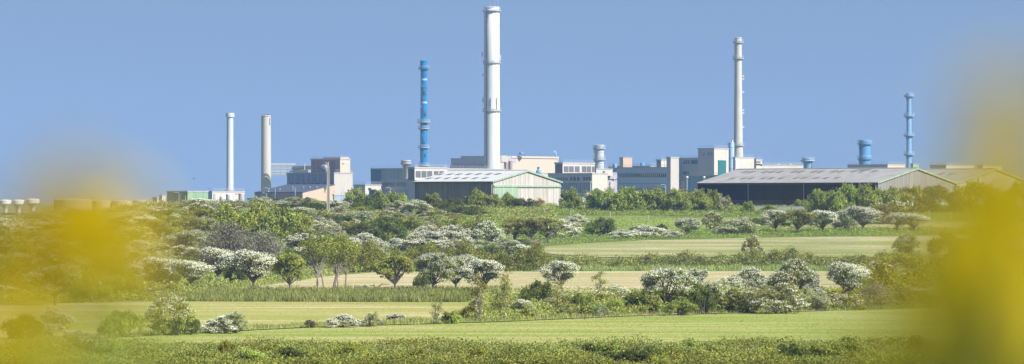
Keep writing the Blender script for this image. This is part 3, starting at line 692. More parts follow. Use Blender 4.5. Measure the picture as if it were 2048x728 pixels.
b = Bld('shed', 'small pale shed in front of the widest tank', 'shed', 124, 1400, 423, 119, 144, 'conc_shade_grey', 'conc_light', ybase=442); b.panel('R', 130, 134, 427, 434, 'door', 'darkmetal')
b = Bld('shed', 'tiny sunlit hut between the water towers and the tanks', 'shed', 92, 1420, 426, 89, 98, 'conc_shade_grey', 'conc_white', ybase=440)
for (xc, xl, xr, yt, lab) in ((314, 305, 320, 396, 'narrow grey block at the right of the round tanks'), (324, 319, 331, 392, 'small blue-grey block left of the green warehouse'), (505, 495, 507, 398, 'tiny distant block between two left chimneys')):
    Bld('plant_block', lab, 'building', xc, 1900, yt, xl, xr, 'bluegrey', 'conc_light', alpha=35)

# ---- power house group
D = 1600
b = Bld('power_house', 'brown power house with a pale end wall and a long low wing beside pipes', 'building', 668, D + 22, 347, 574, 705, 'slate_haze', 'conc_white', alpha=36)
b.gable.data.materials[0] = M['conc_white']
for i, px in enumerate((580, 593, 607, 621, 634, 647, 661)):
    for q in (0, 3.4): b.panel('L', px + q, px + q + 2.6, 366.5, 369, 'window', 'glass')
b.panel('R', 695, 698, 379, 384, 'window', 'glass'); b.railing()
tb = Bld('power_house', None, None, 680, D + 42, 319, 622, 700, 'brown', 'tan', alpha=36, root=b.root, wallname='tower')
tb.gable.data.materials[0] = M['peach']
tb.railing(); tb.panel('L', 663, 666, 325, 328, 'window', 'glass'); tb.panel('L', 628, 630, 325, 327, 'window', 'glass'); tb.panel('R', 688, 697, 325, 327, 'louvre', 'white'); tb.panel('R', 684.5, 686, 326, 329, 'window', 'darkmetal')
mb = MB(); o = P(681, 318, D + 50); mb.obox((o.x, o.y), (tb.u[0] * 10, tb.u[1] * 10), (tb.v[0] * 6, tb.v[1] * 6), o.z, o.z + .9); mb.build('roof_cap', M['peach'], b.root)
tb.mast(639, 308); tb.mast(682.5, 306)
# long low wing with a single-pitch roof
wg = Bld('power_house', None, None, 605, D, 386, 509, 670, 'brown', 'salmon', alpha=36, root=b.root, roof=None, wallname='wing')
zA = wg.z1; zB = (HZ - 370.5) / F * (D + 22)
O = Vector((*wg.O, 0)); u3 = Vector((*wg.u, 0)); v3 = Vector((*wg.v, 0))
mb = MB(); q = [O, O + u3 * wg.Lu, O + u3 * wg.Lu + v3 * wg.Lv, O + v3 * wg.Lv]
rise = [(0, 0), (0, 0), (1, 0), (1, 0)]; zr = [zA, zA, zB, zB]
vs = [(p.x, p.y, zr[i] + .01) for i, p in enumerate(q)] + [(p.x, p.y, zr[i] + .45) for i, p in enumerate(q)]
mb.add(vs, [(0, 3, 2, 1), (4, 5, 6, 7), (0, 1, 5, 4), (1, 2, 6, 5), (2, 3, 7, 6), (3, 0, 4, 7)]); mb.build('roof', M['roof_dark'], b.root)
mb = MB(); n_ = Vector((*wg.nr(), 0)) * .08
a0, a1 = O + v3 * .02, O + v3 * (wg.Lv - .02)
vs = [(a0.x, a0.y, zA - .01), (a1.x, a1.y, zA - .01), (a1.x, a1.y, zB)] ; vs += [(x + n_.x, y + n_.y, z) for x, y, z in vs]
mb.add(vs, [(0, 1, 2), (3, 5, 4), (0, 3, 4, 1), (1, 4, 5, 2), (2, 5, 3, 0)]); mb.build('end_wall', M['salmon'], b.root)
for px in (550, 590): wg.panel('L', px, px + .9, 375, 398, 'downpipe', 'slate_haze', .3)
for px in (537, 559, 585, 606, 619, 633, 652):
    p = P(px, 378 if px < 560 else 375, D + 12); mb = MB(); mb.lathe((p.x, p.y), [(.3, p.z - 1.6), (.3, p.z), (.55, p.z + .05), (.55, p.z + .3)], 8); mb.build('roof_vent', M['white'], b.root)
# pipe bridge from chimney to power house
pb = thing('pipe_bridge', 'latticed bridge of silver pipes running from the sandy chimney to the power house', 'pipe bridge', tuple(P(570, 352, 1745)))
Db = 1742
for y in (330, 337, 343.5, 350):
    a, bb = P(541.5, y, Db), P(590, y, Db); mb = MB()
    for oy in (0, 2.4):
        for oz in (0, .7): mb.tube([(a.x, a.y + oy, a.z + oz), (bb.x, bb.y + oy, bb.z + oz)], .17, 4, smooth=False)
    n = 12
    for i in range(n):
        x0 = a.x + (bb.x - a.x) * i / n; x1 = a.x + (bb.x - a.x) * (i + 1) / n
        mb.tube([(x0, a.y, a.z), (x0, a.y, a.z + .7)], .12, 4); mb.tube([(x0, a.y, a.z), (x1, a.y, a.z + .7)], .07, 4)
    mb.build('truss', M['white'], pb)
for y, r_ in ((329.5, .3), (349.6, .3), (336.6, .25)):
    a, bb = P(541.5, y, Db + 1.2), P(592, y, Db + 1.2); mb = MB(); mb.tube([a, bb], r_, 8); mb.build('pipe', M['slate_haze'], pb)
for px in (549, 562, 575, 589):
    mb = MB(); mb.tube([P(px, 328, Db - .1), P(px, 351, Db - .1)], .13, 4); mb.build('post', M['metal'], pb)
for y, xe, r_ in ((335.3, 654, 1.05), (342.5, 622, .75)):
    dd = 1640; a = P(588, y, Db + 1); a2 = P(592, y, Db - 2); bb = P(xe - 3, y - (1.5 if xe > 640 else 0), dd); mb = MB()
    pts = [a, a2, bb] + ([P(xe, y + 2, dd), P(xe + 1, y + 8, dd), P(xe + 1, y + 12, dd)] if xe > 640 else [])
    mb.tube(pts, r_, 12); mb.build('duct', M['metal'], pb)
for px, y0, y1 in ((609, 328, 348), (634, 327, 348), (642, 338, 348), (636.5, 328, 348)):
    dd = 1690 if px < 620 else 1655; mb = MB(); mb.tube([P(px, y0, dd), P(px, y1, dd)], .22, 6)
    if px < 635: mb.tube([P(px, y0, dd), P(px + 5, y0 - .5, dd)], .15, 5)
    mb.build('support', M['rail'], pb)
# foreground of the power house
b = Bld('loading_deck', 'grey loading deck with a handrail at the foot of the pale end wall', 'building', 668, 1560, 391, 666, 708, 'slate_haze', 'bluegrey'); b.railing(); b.mast(683, 384)
b = Bld('shed', 'blue-walled low shed in front of the brown wing', 'shed', 560, 1500, 401, 530, 566, 'steelblue', 'conc_white', roof='roof_dark')
b = Bld('boundary_wall', 'long white wall below the brown power house', 'wall', 562, 1450, 402.5, 560, 640, 'conc_white', alpha=75, coping=.2)
b = Bld('boundary_wall', 'bluish low wall crossing behind the tall pole', 'wall', 665, 1440, 403, 632, 700, 'bluegrey', 'conc_white', coping=.2)
for xc, xl, xr, lab in ((596, 575, 607, 'left one of two dark saw-tooth sheds by the salmon wing'), (615, 598, 632, 'right one of two dark saw-tooth sheds by the salmon wing')):
    b = Bld('saw_tooth_shed', lab, 'shed', xc, 1480, 401, xl, xr, 'slate_haze', 'navy', roof=None)
    O = Vector((*b.O, 0)); u3 = Vector((*b.u, 0)) * b.Lu; v3 = Vector((*b.v, 0)) * b.Lv; z = b.z1
    mb = MB(); vs = [(O.x, O.y, z + 1.5), ((O + u3).x, (O + u3).y, z), ((O + u3 + v3).x, (O + u3 + v3).y, z), ((O + v3).x, (O + v3).y, z + .4), (O.x, O.y, z), ((O + v3).x, (O + v3).y, z)]
    mb.add(vs, [(0, 1, 2, 3), (4, 1, 0), (4, 0, 3, 5), (5, 3, 2)]); mb.build('roof', M['roof_dark'], b.root)
b = Bld('control_building', 'low grey office with a pale end wall right of the power house', 'building', 730, 1720, 371, 708, 762, 'conc_shade_grey', 'conc_light'); b.railing(); b.panel('R', 736, 742, 376, 380, 'window', 'glass')
b = Bld('switch_room', 'small dark and white switch room between office and deck', 'building', 752, 1660, 381, 738, 762, 'navy', 'conc_white')

# ---- centre-left
b = Bld('turbine_hall', 'blue-grey corrugated hall with a navy left end, left of the stubby stack', 'building', 826, 1800, 338, 742, 836, 'bluegrey', 'bluegrey', alpha=40)
b.railing(); b.panel('L', 742, 762, 338.5, 362, 'end_cladding', 'navy', .2)
for y0, y1, m_ in ((361, 374, 'conc_shade_mauve'), (374, 379, 'conc_shade_grey'), (380, 400, 'slate_haze')): b.panel('L', 763, 825, y0, y1, 'storey', m_, .5)
b2 = Bld('laboratory_block', 'shaded laboratory block with strip windows under the louvred box', 'building', 829, 1720, 358, 763, 834, 'conc_shade_mauve', 'conc_shade_mauve', alpha=40, roof=None)
b2.windows('L', 766, 790, 365, 371, 6, .3); b2.windows('L', 793, 812, 365, 372, 5, .3); b2.panel('L', 763, 829, 374.5, 379, 'ledge', 'conc_light', .5); b2.windows('L', 766, 826, 387, 399, 12, .4, 'bluemetal')
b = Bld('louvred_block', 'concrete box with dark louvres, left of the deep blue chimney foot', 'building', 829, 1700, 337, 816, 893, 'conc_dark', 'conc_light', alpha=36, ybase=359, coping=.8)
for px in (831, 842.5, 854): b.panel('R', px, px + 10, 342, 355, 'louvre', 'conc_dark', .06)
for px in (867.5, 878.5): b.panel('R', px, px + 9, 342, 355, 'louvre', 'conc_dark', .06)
b.railing()
b = Bld('laboratory_block', 'lower storey below the left louvred box, with small dark windows', 'building', 830, 1712, 359, 816, 900, 'conc_shade_mauve', 'conc_shade_grey', alpha=36); b.windows('R', 833, 890, 363, 367, 9, .4)
b = Bld('machine_hall', 'white flat-roofed hall between deep blue and white chimneys', 'building', 886, 1780, 338, 878, 1010, 'conc_white', 'conc_white', alpha=34); b.railing()
# peach block
D = 2300
b = Bld('reactor_hall', 'large peach hall with a mauve shaded side, cut by the tallest chimney', 'building', 985, D, 313, 922, 1117, 'conc_shade_mauve', 'peach', alpha=38, coping=.5, roof='peach')
b3 = Bld('reactor_hall', None, None, 925, D + 15, 318, 902, 935, 'conc_shade_mauve', 'conc_shade_mauve', root=b.root, wallname='annex', alpha=38)
b.panel('L', 908, 984, 330, 345, 'annex_roof', 'brown', 4.0)
b.panel('R', 1008, 1011.5, 325, 345, 'shade_column', 'brown', 1.6); b.panel('R', 1016.5, 1020.5, 322, 345, 'shade_column', 'brown', 1.6); b.panel('R', 1017, 1030.5, 316, 324.5, 'recess_shade', 'conc_shade_mauve', .2)  # dark columns and inset: shade put into the panel colours
b.panel('R', 1001, 1013, 311, 324, 'lit_bay', 'conc_white', .5); b.panel('R', 1022, 1115, 314, 316.5, 'parapet', 'peach', .5)
p = P(1043, 311, D + 20); mb = MB(); mb.cbox((p.x, p.y, p.z + .4), 5, 3, .5); mb.lathe((p.x, p.y), [(1.4, p.z + .6), (1.7, p.z + 1.6), (.5, p.z + 2.4)], 10)
for q in (-2, 0, 2): mb.tube([(p.x + q, p.y - 1, p.z - 1), (p.x + q, p.y - 1, p.z + 1.5)], .12, 4)
mb.build('roof_fan', M['bluemetal'], b.root)
mb = MB(); mb.tube([P(1111.5, 314, D + 30), P(1111.5, 305, D + 30), P(1110.5, 303.5, D + 30), P(1108, 304.5, D + 30)], [.55, .55, .75, 1.0], 8); mb.build('exhaust_hood', M['paleblue'], b.root)
b = Bld('plant_block', 'sunlit white annex peeping over the pale barn roof', 'building', 1062, 2000, 347, 1052, 1112, 'conc_shade_grey', 'conc_white', alpha=38)
p = P(1077, 346, 1990); mb = MB(); mb.lathe((p.x, p.y), [(1.3, p.z - .3), (1.3, p.z + 1.4), (.4, p.z + 1.5), (.4, p.z + 2.6), (1.0, p.z + 3)], 10); mb.build('roof_vent', M['midblue'], b.root)

# ---- centre-right
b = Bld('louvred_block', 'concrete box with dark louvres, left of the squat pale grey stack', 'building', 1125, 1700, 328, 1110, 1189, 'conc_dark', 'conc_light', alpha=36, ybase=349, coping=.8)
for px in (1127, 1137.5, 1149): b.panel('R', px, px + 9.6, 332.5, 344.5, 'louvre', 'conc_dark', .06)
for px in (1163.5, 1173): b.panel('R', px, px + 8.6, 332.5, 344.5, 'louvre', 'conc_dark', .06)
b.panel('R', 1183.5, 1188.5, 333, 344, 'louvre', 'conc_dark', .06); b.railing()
b = Bld('laboratory_block', 'shaded block with arched windows and upright fins, under the right louvred box', 'building', 1184, 1690, 348, 1096, 1215, 'conc_shade_mauve', 'conc_light', alpha=36)
b.gable.data.materials[0] = M['conc_light']
b.windows('L', 1111, 1136, 355, 361, 7, .35); b.windows('L', 1139, 1160, 354, 361, 3, .35); b.windows('L', 1166, 1182, 354, 361, 3, .3); b.panel('L', 1098, 1184, 362.8, 365, 'ledge', 'conc_light', .6)
b.windows('L', 1118, 1183, 366, 386, 16, .55, 'bluegrey', .5, 'fin'); b.panel('L', 1119, 1183.5, 386, 389, 'ledge', 'conc_light', .6)
b = Bld('service_block', 'small pale roof huts beside the right louvred box', 'building', 1192, 1740, 339, 1189, 1225, 'conc_shade_grey', 'conc_light', alpha=38, ybase=350); b.panel('R', 1205, 1209, 342, 346, 'window', 'conc_dark'); b.railing()
b = Bld('service_block', 'recessed shaded block with a pale pillar, left of the long window band', 'building', 1207, 1750, 348, 1203, 1240, 'conc_shade_mauve', 'conc_shade_mauve', alpha=60)
b.panel('R', 1219.5, 1225, 364, 380, 'pillar', 'conc_light', .6); b.panel('R', 1210, 1234, 349, 358, 'cornice', 'conc_shade_mauve', .6); b.panel('R', 1207.5, 1211, 348, 361, 'tank', 'conc_white', 1.2); b.panel('R', 1226.5, 1228.5, 356, 359, 'lamp', 'white', .8)
b = Bld('office_block', 'long shaded block with one continuous band of windows behind the front bushes', 'building', 1338, 1720, 336, 1235, 1352, 'bluegrey', 'bluegrey', alpha=36); b.body.data.materials[0] = M['office']
b.panel('L', 1235.2, 1236.6, 338, 380, 'corner_post', 'conc_white', .4)
b.windows('L', 1238, 1333, 347.8, 354.5, 24, .3); b.windows('L', 1238, 1330, 366.8, 368.2, 16, .3, 'conc_dark'); b.panel('L', 1236, 1330, 374, 375.5, 'ledge', 'conc_light', .5); b.windows('L', 1250, 1330, 376, 383, 18, .3, 'bluemetal')
b.panel('L', 1236, 1334, 346, 347.4, 'lintel', 'bluegrey', .25)
b.railing(); b.mast(1329, 305)
b = Bld('roof_deck', 'brown roof slab carrying the tan cube', 'building', 1300, 1880, 333, 1216, 1328, 'brown', 'brown', alpha=36, ybase=342, coping=.3); b.railing()
p = P(1230, 330, 1885); mb = MB(); mb.lathe((p.x, p.y), [(1.1, p.z - 1.5), (1.1, p.z + .5), (.4, p.z + .9)], 10); mb.build('roof_fan', M['bluemetal'], b.root)
p = P(1285, 329, 1885); mb = MB(); mb.lathe((p.x, p.y), [(1.2, p.z - 1.5), (1.2, p.z + .8), (.4, p.z + 1.1)], 10); mb.build('roof_fan', M['midblue'], b.root)
b = Bld('lift_house', 'small tan cube standing on the brown roof slab', 'building', 1246, 1860, 315.5, 1239, 1264, 'brown', 'tan', alpha=38, ybase=333, roof='tan', coping=.25); b.body.data.materials[0] = M['conc_shade_mauve']; b.mast(1256, 308)
b = Bld('lift_house', 'small pale block against the stair tower, with a dark left side', 'building', 1322, 1760, 321, 1313, 1335, 'slate_haze', 'conc_light', alpha=38, ybase=338); b.railing()
b = Bld('stair_tower', 'narrow stair tower with a bright pale sunlit side', 'tower', 1341, 1640, 316, 1333, 1357.5, 'conc_shade_mauve', 'conc_white', alpha=42); b.gable.data.materials[0] = M['conc_white']
b = Bld('process_building', 'shaded process building with two rows of windows right of the stair tower', 'building', 1418, 1720, 317, 1354, 1440, 'conc_shade_mauve', 'conc_light', alpha=38); b.railing()
b.windows('L', 1366.5, 1380, 321, 328, 3, .15); b.panel('L', 1382, 1395, 320.5, 328, 'window', 'teal', .1); b.windows('L', 1366, 1378, 343, 349.5, 4, .25); b.panel('L', 1362, 1363, 318, 375, 'downpipe', 'slate_haze', .3); b.panel('L', 1364, 1371, 362, 375, 'porch', 'conc_light', 1.2)
b = Bld('process_building', 'tallest pale block with a teal door behind the light blue column', 'building', 1428, 1715, 298, 1396, 1457, 'conc_shade_mauve', 'conc_light', alpha=40); b.railing(); b.mast(1428, 283)
for px, w in ((1401, 2.5), (1406, 4), (1413.5, 10)):
    pass
b.panel('L', 1400.5, 1403, 304.5, 312, 'blind_window', 'slate_haze', .05); b.panel('L', 1406, 1409.5, 304.5, 312, 'blind_window', 'slate_haze', .05); b.panel('L', 1413.5, 1425, 304, 311, 'blind_window', 'slate_haze', .05)
b.panel('R', 1435.5, 1451, 320.5, 350, 'door', 'tealgreen', .3)
b = Bld('process_building', 'bright sunlit block at the foot of the beige chimney', 'building', 1470, 1800, 316, 1466, 1508, 'conc_shade_grey', 'conc_light', alpha=42); b.panel('R', 1471, 1476.5, 320, 338, 'door', 'white', .3); b.railing()
b = Bld('service_block', 'little block with roof pipes right of the bright sunlit block', 'building', 1512, 1820, 320, 1507, 1524, 'conc_shade_grey', 'conc_light', alpha=42); b.railing()
mb = MB(); mb.tube([P(1510, 329, 1800), P(1520, 329, 1800), P(1524, 331, 1800)], .5, 6); mb.tube([P(1510, 324, 1800), P(1521, 324, 1800)], .35, 6); mb.build('pipe', M['darkmetal'], b.root)
b = Bld('machine_hall', 'long low cream hall along the ridge of the dark barn roof', 'building', 1524, 1850, 331, 1520, 1608, 'conc_shade_grey', 'conc_light', alpha=60); b.railing(); b.mast(1537, 315)
for px in (1556, 1580): 
    p = P(px, 331, 1900); mb = MB(); mb.lathe((p.x, p.y), [(.8, p.z - .3), (.8, p.z + .8), (.3, p.z + 1)], 8); mb.build('roof_vent', M['metal'], b.root)
b = Bld('storage_shed', 'blue corrugated shed between the process building and the dark barn', 'shed', 1452, 1560, 352, 1373, 1475, 'steelblue', 'steelblue', alpha=38); b.railing()
for px in (1374, 1408):
    p = P(px, 357, 1540); mb = MB(); mb.tube([(p.x, p.y, -1.7), (p.x, p.y, p.z)], .12, 6); mb.lathe((p.x, p.y), [(.1, p.z), (.55, p.z + .1), (.55, p.z + .8), (.1, p.z + 1)], 10); mb.build('ball_lamp', M['white'], b.root)
# spoil heap
rr = np.random.default_rng(3); mb = MB(); n = 40; m_ = 14; D = 1450; k = D / F; cxp = (1400 - CX) * k; vs = []
for i in range(m_ + 1):
    for j in range(n):
        t = 2 * math.pi * j / n; r_ = 9.5 * (i / m_) ** .9; z = 6.4 * (1 - i / m_) + rr.normal(0, .16); vs.append((cxp + r_ * math.cos(t) * (1 + rr.normal(0, .03)), D + r_ * math.sin(t), z - 1.7))
mb.add(vs, [(i * n + j, i * n + (j + 1) % n, (i + 1) * n + (j + 1) % n, (i + 1) * n + j) for i in range(m_) for j in range(n)]); o = mb.build('rubble_heap', M['rubble'])
tag(o, 'pale heap of broken stone at the left end of the dark barn', 'rubble heap')
# beige roofs peeping above the barn ridge on the right
for (xc, xl, xr, yt, mt_, mr, lab, nm) in ((1775, 1695, 1810, 329.5, 'conc_shade_mauve', 'peach', 'cream roof block with a mauve shaded side under the light blue chimney', 'roof_block'), (1826, 1821, 1837, 328, 'conc_shade_grey', 'green_sunlit', 'small grey-green cabin beside the light blue chimney foot', 'cabin'),
                                           (1892, 1860, 1948, 330.5, 'conc_shade_mauve', 'peach', 'cream roof block above the second barn gable', 'roof_block'), (1965, 1955, 2003, 332, 'conc_shade_mauve', 'peach', 'cream roof block nearest the right blurred blossom', 'roof_block')):
    b = Bld(nm, lab, 'building', xc, 1700, yt, xl, xr, mt_, mr, alpha=34, ybase=345, coping=.25, roof=mr); b.railing() if xc != 1826 else None

# ------------------------------------------------------------------ barns
def barn(name, label, xc, d, xl, xr, yeave, ypeak, wl, wr, roofm, skm, sky, alpha=40, posts=(), door=None, beam=None, trim='door_green'):
    a = R(alpha); u = Vector((-math.cos(a), math.sin(a), 0)); v = Vector((math.sin(a), math.cos(a), 0)); O = Vector(((xc - CX) / F * d, d, 0))
    def tt(px, w, o=O): k = (px - CX) / F; return (k * o.y - o.x) / (w.x - k * w.y)
    Lu, Lv = tt(xl, u), tt(xr, v); ze = (HZ - yeave) / F * d; pk = O + v * (Lv / 2); zp = (HZ - ypeak) / F * pk.y
    z0 = float(T(O.x, d)) - .35
    root = thing(name, label, 'barn', (O.x, d, z0)); nl, nr = -v, -u
    def Z(p, z): return (p.x, p.y, z)
    w = .18
    mb = MB(); mb.obox((O.x, O.y), (u.x * Lu, u.y * Lu), (v.x * w, v.y * w), z0, ze - .05); mb.build('side_wall', M[wl], root)
    q = O + v * (Lv - w); mb = MB(); mb.obox((q.x, q.y), (u.x * Lu, u.y * Lu), (v.x * w, v.y * w), z0, ze - .05); mb.build('side_wall', M[wl], root)
    for e, off in ((O + u * .003 - u * .15, 0), (O + u * Lu, 0)):
        s0, s1, sp = e + v * (-.02), e + v * (Lv + .02), e + v * (Lv / 2); mb = MB()
        f = [Z(s0, z0), Z(s1, z0), Z(s1, ze - .08), Z(sp, zp - .1), Z(s0, ze - .08)]; g = [(x + u.x * .14, y + u.y * .14, z) for x, y, z in f]
        mb.add(f + g, [(4, 3, 2, 1, 0), (5, 6, 7, 8, 9)] + [(i, (i + 1) % 5, 5 + (i + 1) % 5, 5 + i) for i in range(5)]); mb.build('gable_wall', M[wr], root)
    half = Lv / 2; ov = .45; drop = ov * (zp - ze) / half
    def slope(t, w_): # point on the front slope: t 0..1 from eave to ridge, w_ along
        return O + v * (-ov + (half + ov) * t) + u * w_, (ze - drop) + (zp - ze + drop) * t
    for side in (0, 1):
        mb = MB(); pts = []
        for t, w_ in ((0, -.35), (0, Lu + .3), (1, Lu + .3), (1, -.35)):
            p, z = slope(t, w_)
            if side: p = O + v * (Lv) - (p - O - u * (p - O).dot(u)) + u * (p - O).dot(u)
            pts.append((p.x, p.y, z))
        vs = pts + [(x, y, z + .14) for x, y, z in pts]
        mb.add(vs, [(0, 3, 2, 1), (4, 5, 6, 7), (0, 1, 5, 4), (1, 2, 6, 5), (2, 3, 7, 6), (3, 0, 4, 7)]); rf = mb.build('roof', M[roofm], root)
        if side == 0:
            for (pa, pb_, t0, t1) in sky:                     # rooflights, given by their columns and their height up the slope
                oo = O + v * (half * (t0 + t1) / 2); wa, wb = sorted((tt(pa, u, oo), tt(pb_, u, oo))); c4 = []
                for t, w_ in ((t0, wa), (t0, wb), (t1, wb), (t1, wa)): p, z = slope(t, w_); c4.append((p.x, p.y, z + .145))
                m2 = MB(); m2.add(c4 + [(x, y, z + .04) for x, y, z in c4], [(0, 3, 2, 1), (4, 5, 6, 7), (0, 1, 5, 4), (1, 2, 6, 5), (2, 3, 7, 6), (3, 0, 4, 7)]); m2.build('rooflight', M[skm], rf)
    mb = MB(); p0, zz = slope(1, -.38); p1, _ = slope(1, Lu + .35); mb.tube([(p0.x, p0.y, zz + .16), (p1.x, p1.y, zz + .16)], .16, 6); mb.build('ridge_cap', M[roofm], root)
    for sg in (0, 1):   # bargeboards
        e = -.5; pe = O + v * (-ov if sg == 0 else Lv + ov) + u * e; pp = O + v * half + u * e; mb = MB()
        f = [Z(pe, ze - drop - .18), Z(pp, zp - .18), Z(pp, zp + .17), Z(pe, ze - drop + .17)]; g = [(x + u.x * .1, y + u.y * .1, z) for x, y, z in f]
        mb.add(f + g, [(0, 1, 2, 3), (7, 6, 5, 4)] + [(i, 4 + i, 4 + (i + 1) % 4, (i + 1) % 4) for i in range(4)]); mb.build('bargeboard', M[trim], root)
    mb = MB(); g0 = O + v * (-ov - .1); mb.tube([(g0.x, g0.y, ze - drop + .02), (g0.x + u.x * Lu, g0.y + u.y * Lu, ze - drop + .02)], .11, 6); mb.build('gutter', M['darkmetal'], root)
    for px in posts:
        t_ = tt(px, u); p = O + u * t_ + nl * .12; mb = MB(); mb.tube([(p.x, p.y, z0), (p.x, p.y, ze - .1)], .11, 6); mb.build('downpipe', M['metal'], root)
    def pan(face, x0, x1, y0, y1, nm, m_, pr):
        wv, n_ = (u, nl) if face == 'L' else (v, nr); A, B = sorted((tt(x0, wv), tt(x1, wv))); Dm = (O + wv * (A + B) / 2).y; o2 = O + wv * A + n_ * (.155 if face == 'R' else .004)
        mb = MB(); mb.obox((o2.x, o2.y), (wv.x * (B - A), wv.y * (B - A)), (n_.x * pr, n_.y * pr), max(z0, (HZ - y1) / F * Dm), (HZ - y0) / F * Dm); return mb.build(nm, M[m_], root)
    for args in (door or []): pan(*args)
    return root
sk = [(881 + i * 16.2 * 0, 0, 0, 0) for i in range(0)]
row_hi = [(x, x + 9, .60, .74) for x in (877, 896, 914, 934, 953, 974, 992)]; row_lo = [(x, x + 8, .22, .36) for x in (856, 873, 892, 910, 928, 948, 968)]
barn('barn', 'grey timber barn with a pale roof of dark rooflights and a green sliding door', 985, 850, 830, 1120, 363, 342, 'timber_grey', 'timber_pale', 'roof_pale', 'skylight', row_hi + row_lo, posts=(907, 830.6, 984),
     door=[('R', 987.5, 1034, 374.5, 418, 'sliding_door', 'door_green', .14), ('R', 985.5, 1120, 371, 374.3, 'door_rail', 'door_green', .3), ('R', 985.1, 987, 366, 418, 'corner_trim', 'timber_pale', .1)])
sk2 = [(x, x + 8.5, .72, .86) for x in (1487, 1500, 1527, 1541, 1556, 1585, 1598, 1625, 1638, 1665, 1678, 1705, 1720, 1745)] + [(x, x + 8, .26, .38) for x in (1462, 1485, 1500, 1524, 1540, 1560, 1590, 1605, 1630, 1650, 1672)] + [(1716, 1742, .86, .95)]
barn('barn', 'long dark-walled barn with a weathered grey roof and a timber gable', 1755, 850, 1396, 1909, 365, 337.5, 'timber_dark_haze', 'timber_grey', 'roof_grey', 'skylight_brown', sk2, posts=(1497, 1608, 1700, 1752),
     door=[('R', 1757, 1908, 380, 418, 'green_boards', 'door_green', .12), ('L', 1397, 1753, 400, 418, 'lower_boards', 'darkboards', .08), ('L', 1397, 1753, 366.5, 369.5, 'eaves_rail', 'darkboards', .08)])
a_ = R(40); O2 = Vector(((1755 - CX) / F * 850, 850)); kk = (1909 - CX) / F; t2 = (kk * O2.y - O2.x) / (math.sin(a_) - kk * math.cos(a_)); d3 = 850 + math.cos(a_) * (t2 + .6)
px3 = CX + F * (O2.x + math.sin(a_) * (t2 + .6)) / d3
barn('barn', 'farther barn with a pale timber gable half hidden by the right blurred blossom', px3, d3, px3 - 352, px3 + 155, 367, 339, 'timber_dark_haze', 'timber_pale', 'roof_grey', 'skylight_brown', [(x, x + 8, .6, .74) for x in (1850, 1880, 1900)], posts=())
# concrete wall in front of the dark barn
def wallrun(label, x0, x1, ytop, ybot, m_, thick=.25, name='boundary_wall'):
    A, B = at(x0, ybot), at(x1, ybot); z1 = (HZ - ytop) / F * A[1]; r = thing(name, label, 'wall', A); mb = MB(); mb.obox((A[0], A[1]), (B[0] - A[0], B[1] - A[1]), (0, thick), A[2] - .4, z1); mb.build('panels', M[m_], r)
    mb = MB(); mb.obox((A[0], A[1] - .04), (B[0] - A[0], B[1] - A[1]), (0, thick + .08), z1 + .002, z1 + .08); mb.build('coping', M[m_], r)
    n = max(2, int((B[0] - A[0]) / 3)); mb = MB()
    for i in range(n + 1): mb.cbox((A[0] + (B[0] - A[0]) * i / n, A[1] + (B[1] - A[1]) * i / n - .05, (A[2] + z1) / 2), .14, .08, z1 - A[2])
    mb.build('posts', M[m_], r)
wallrun('low grey concrete wall in front of the dark barn', 1500, 1640, 413, 423.5, 'block'); wallrun('low grey block wall glimpsed behind the bushes right of the green-doored barn', 1114, 1180, 409.5, 414, 'block')

# ------------------------------------------------------------------ small countryside things
def fpost(px, yb, h, label, w=.16, tilt=0, grp='fence posts'):
    x, Y, z = at(px, yb); H = h * Y / F; r = thing('fence_post', label, 'fence post', (x, Y, z), grp); mb = MB()
    mb.tube([(x, Y, z - .2), (x + tilt * H, Y, z + H)], w * .6, 7); mb.build('stake', M['post'], r)
    mb = MB(); mb.lathe((x + tilt * H, Y), [(w * .62, z + H), (w * .35, z + H + .06)], 7); mb.build('top', M['post'], r)
for a_ in ((917.5, 431, 9, 'pale stake in the scrub left of the green-doored barn'), (1088, 432, 13, 'upright one of the paired posts below the barn corner'), (1141, 436, 17, 'tall post in front of the round pale bush'), (1220, 437, 14, 'post at the foot of the leafy bushes, right of the tall one'),
           (1296, 442, 10, 'short post on the bright pasture edge, above the shrub row'), (1370, 444, 9, 'post on the grassy bank left of the dark barn'), (1475, 439, 9, 'small stake by the pale hawthorns below the dark barn'), (1183, 530, 12, 'leftmost stake along the hedge between two fields'),
           (1243, 530, 10, 'second stake along the hedge between two fields'), (1306, 530, 12, 'third stake along the hedge between two fields'), (1361, 530, 13, 'thick stake along the hedge, fourth from left'), (1600, 528, 10, 'rightmost stake along the hedge between two fields'), (1725, 530, 8, 'faint stake in the hedge near the right blossom')):
    fpost(*a_, tilt=0.02)
fpost(1092.5, 432, 11, 'leaning one of the paired posts below the barn corner', tilt=-.35)
# trough
x, Y, z = at(1072, 441); k = Y / F; r = thing('water_trough', 'brown wooden trough on the bright pasture below the barn', 'trough', (x, Y, z)); mb = MB(); w_, h_ = 20 * k, 6 * k
mb.cbox((x, Y, z + h_ * .5), w_, .9, h_ * .7); mb.build('tub', M['wood_trough'], r)
mb = MB()
for q in (-1, 1): mb.cbox((x, Y + q * .45, z + h_ * .92), w_ * 1.06, .08, h_ * .2)
for q in (-1, 1): mb.cbox((x + q * w_ / 2, Y, z + h_ * .92), .1, .9, h_ * .2)
mb.build('rim', M['post'], r)
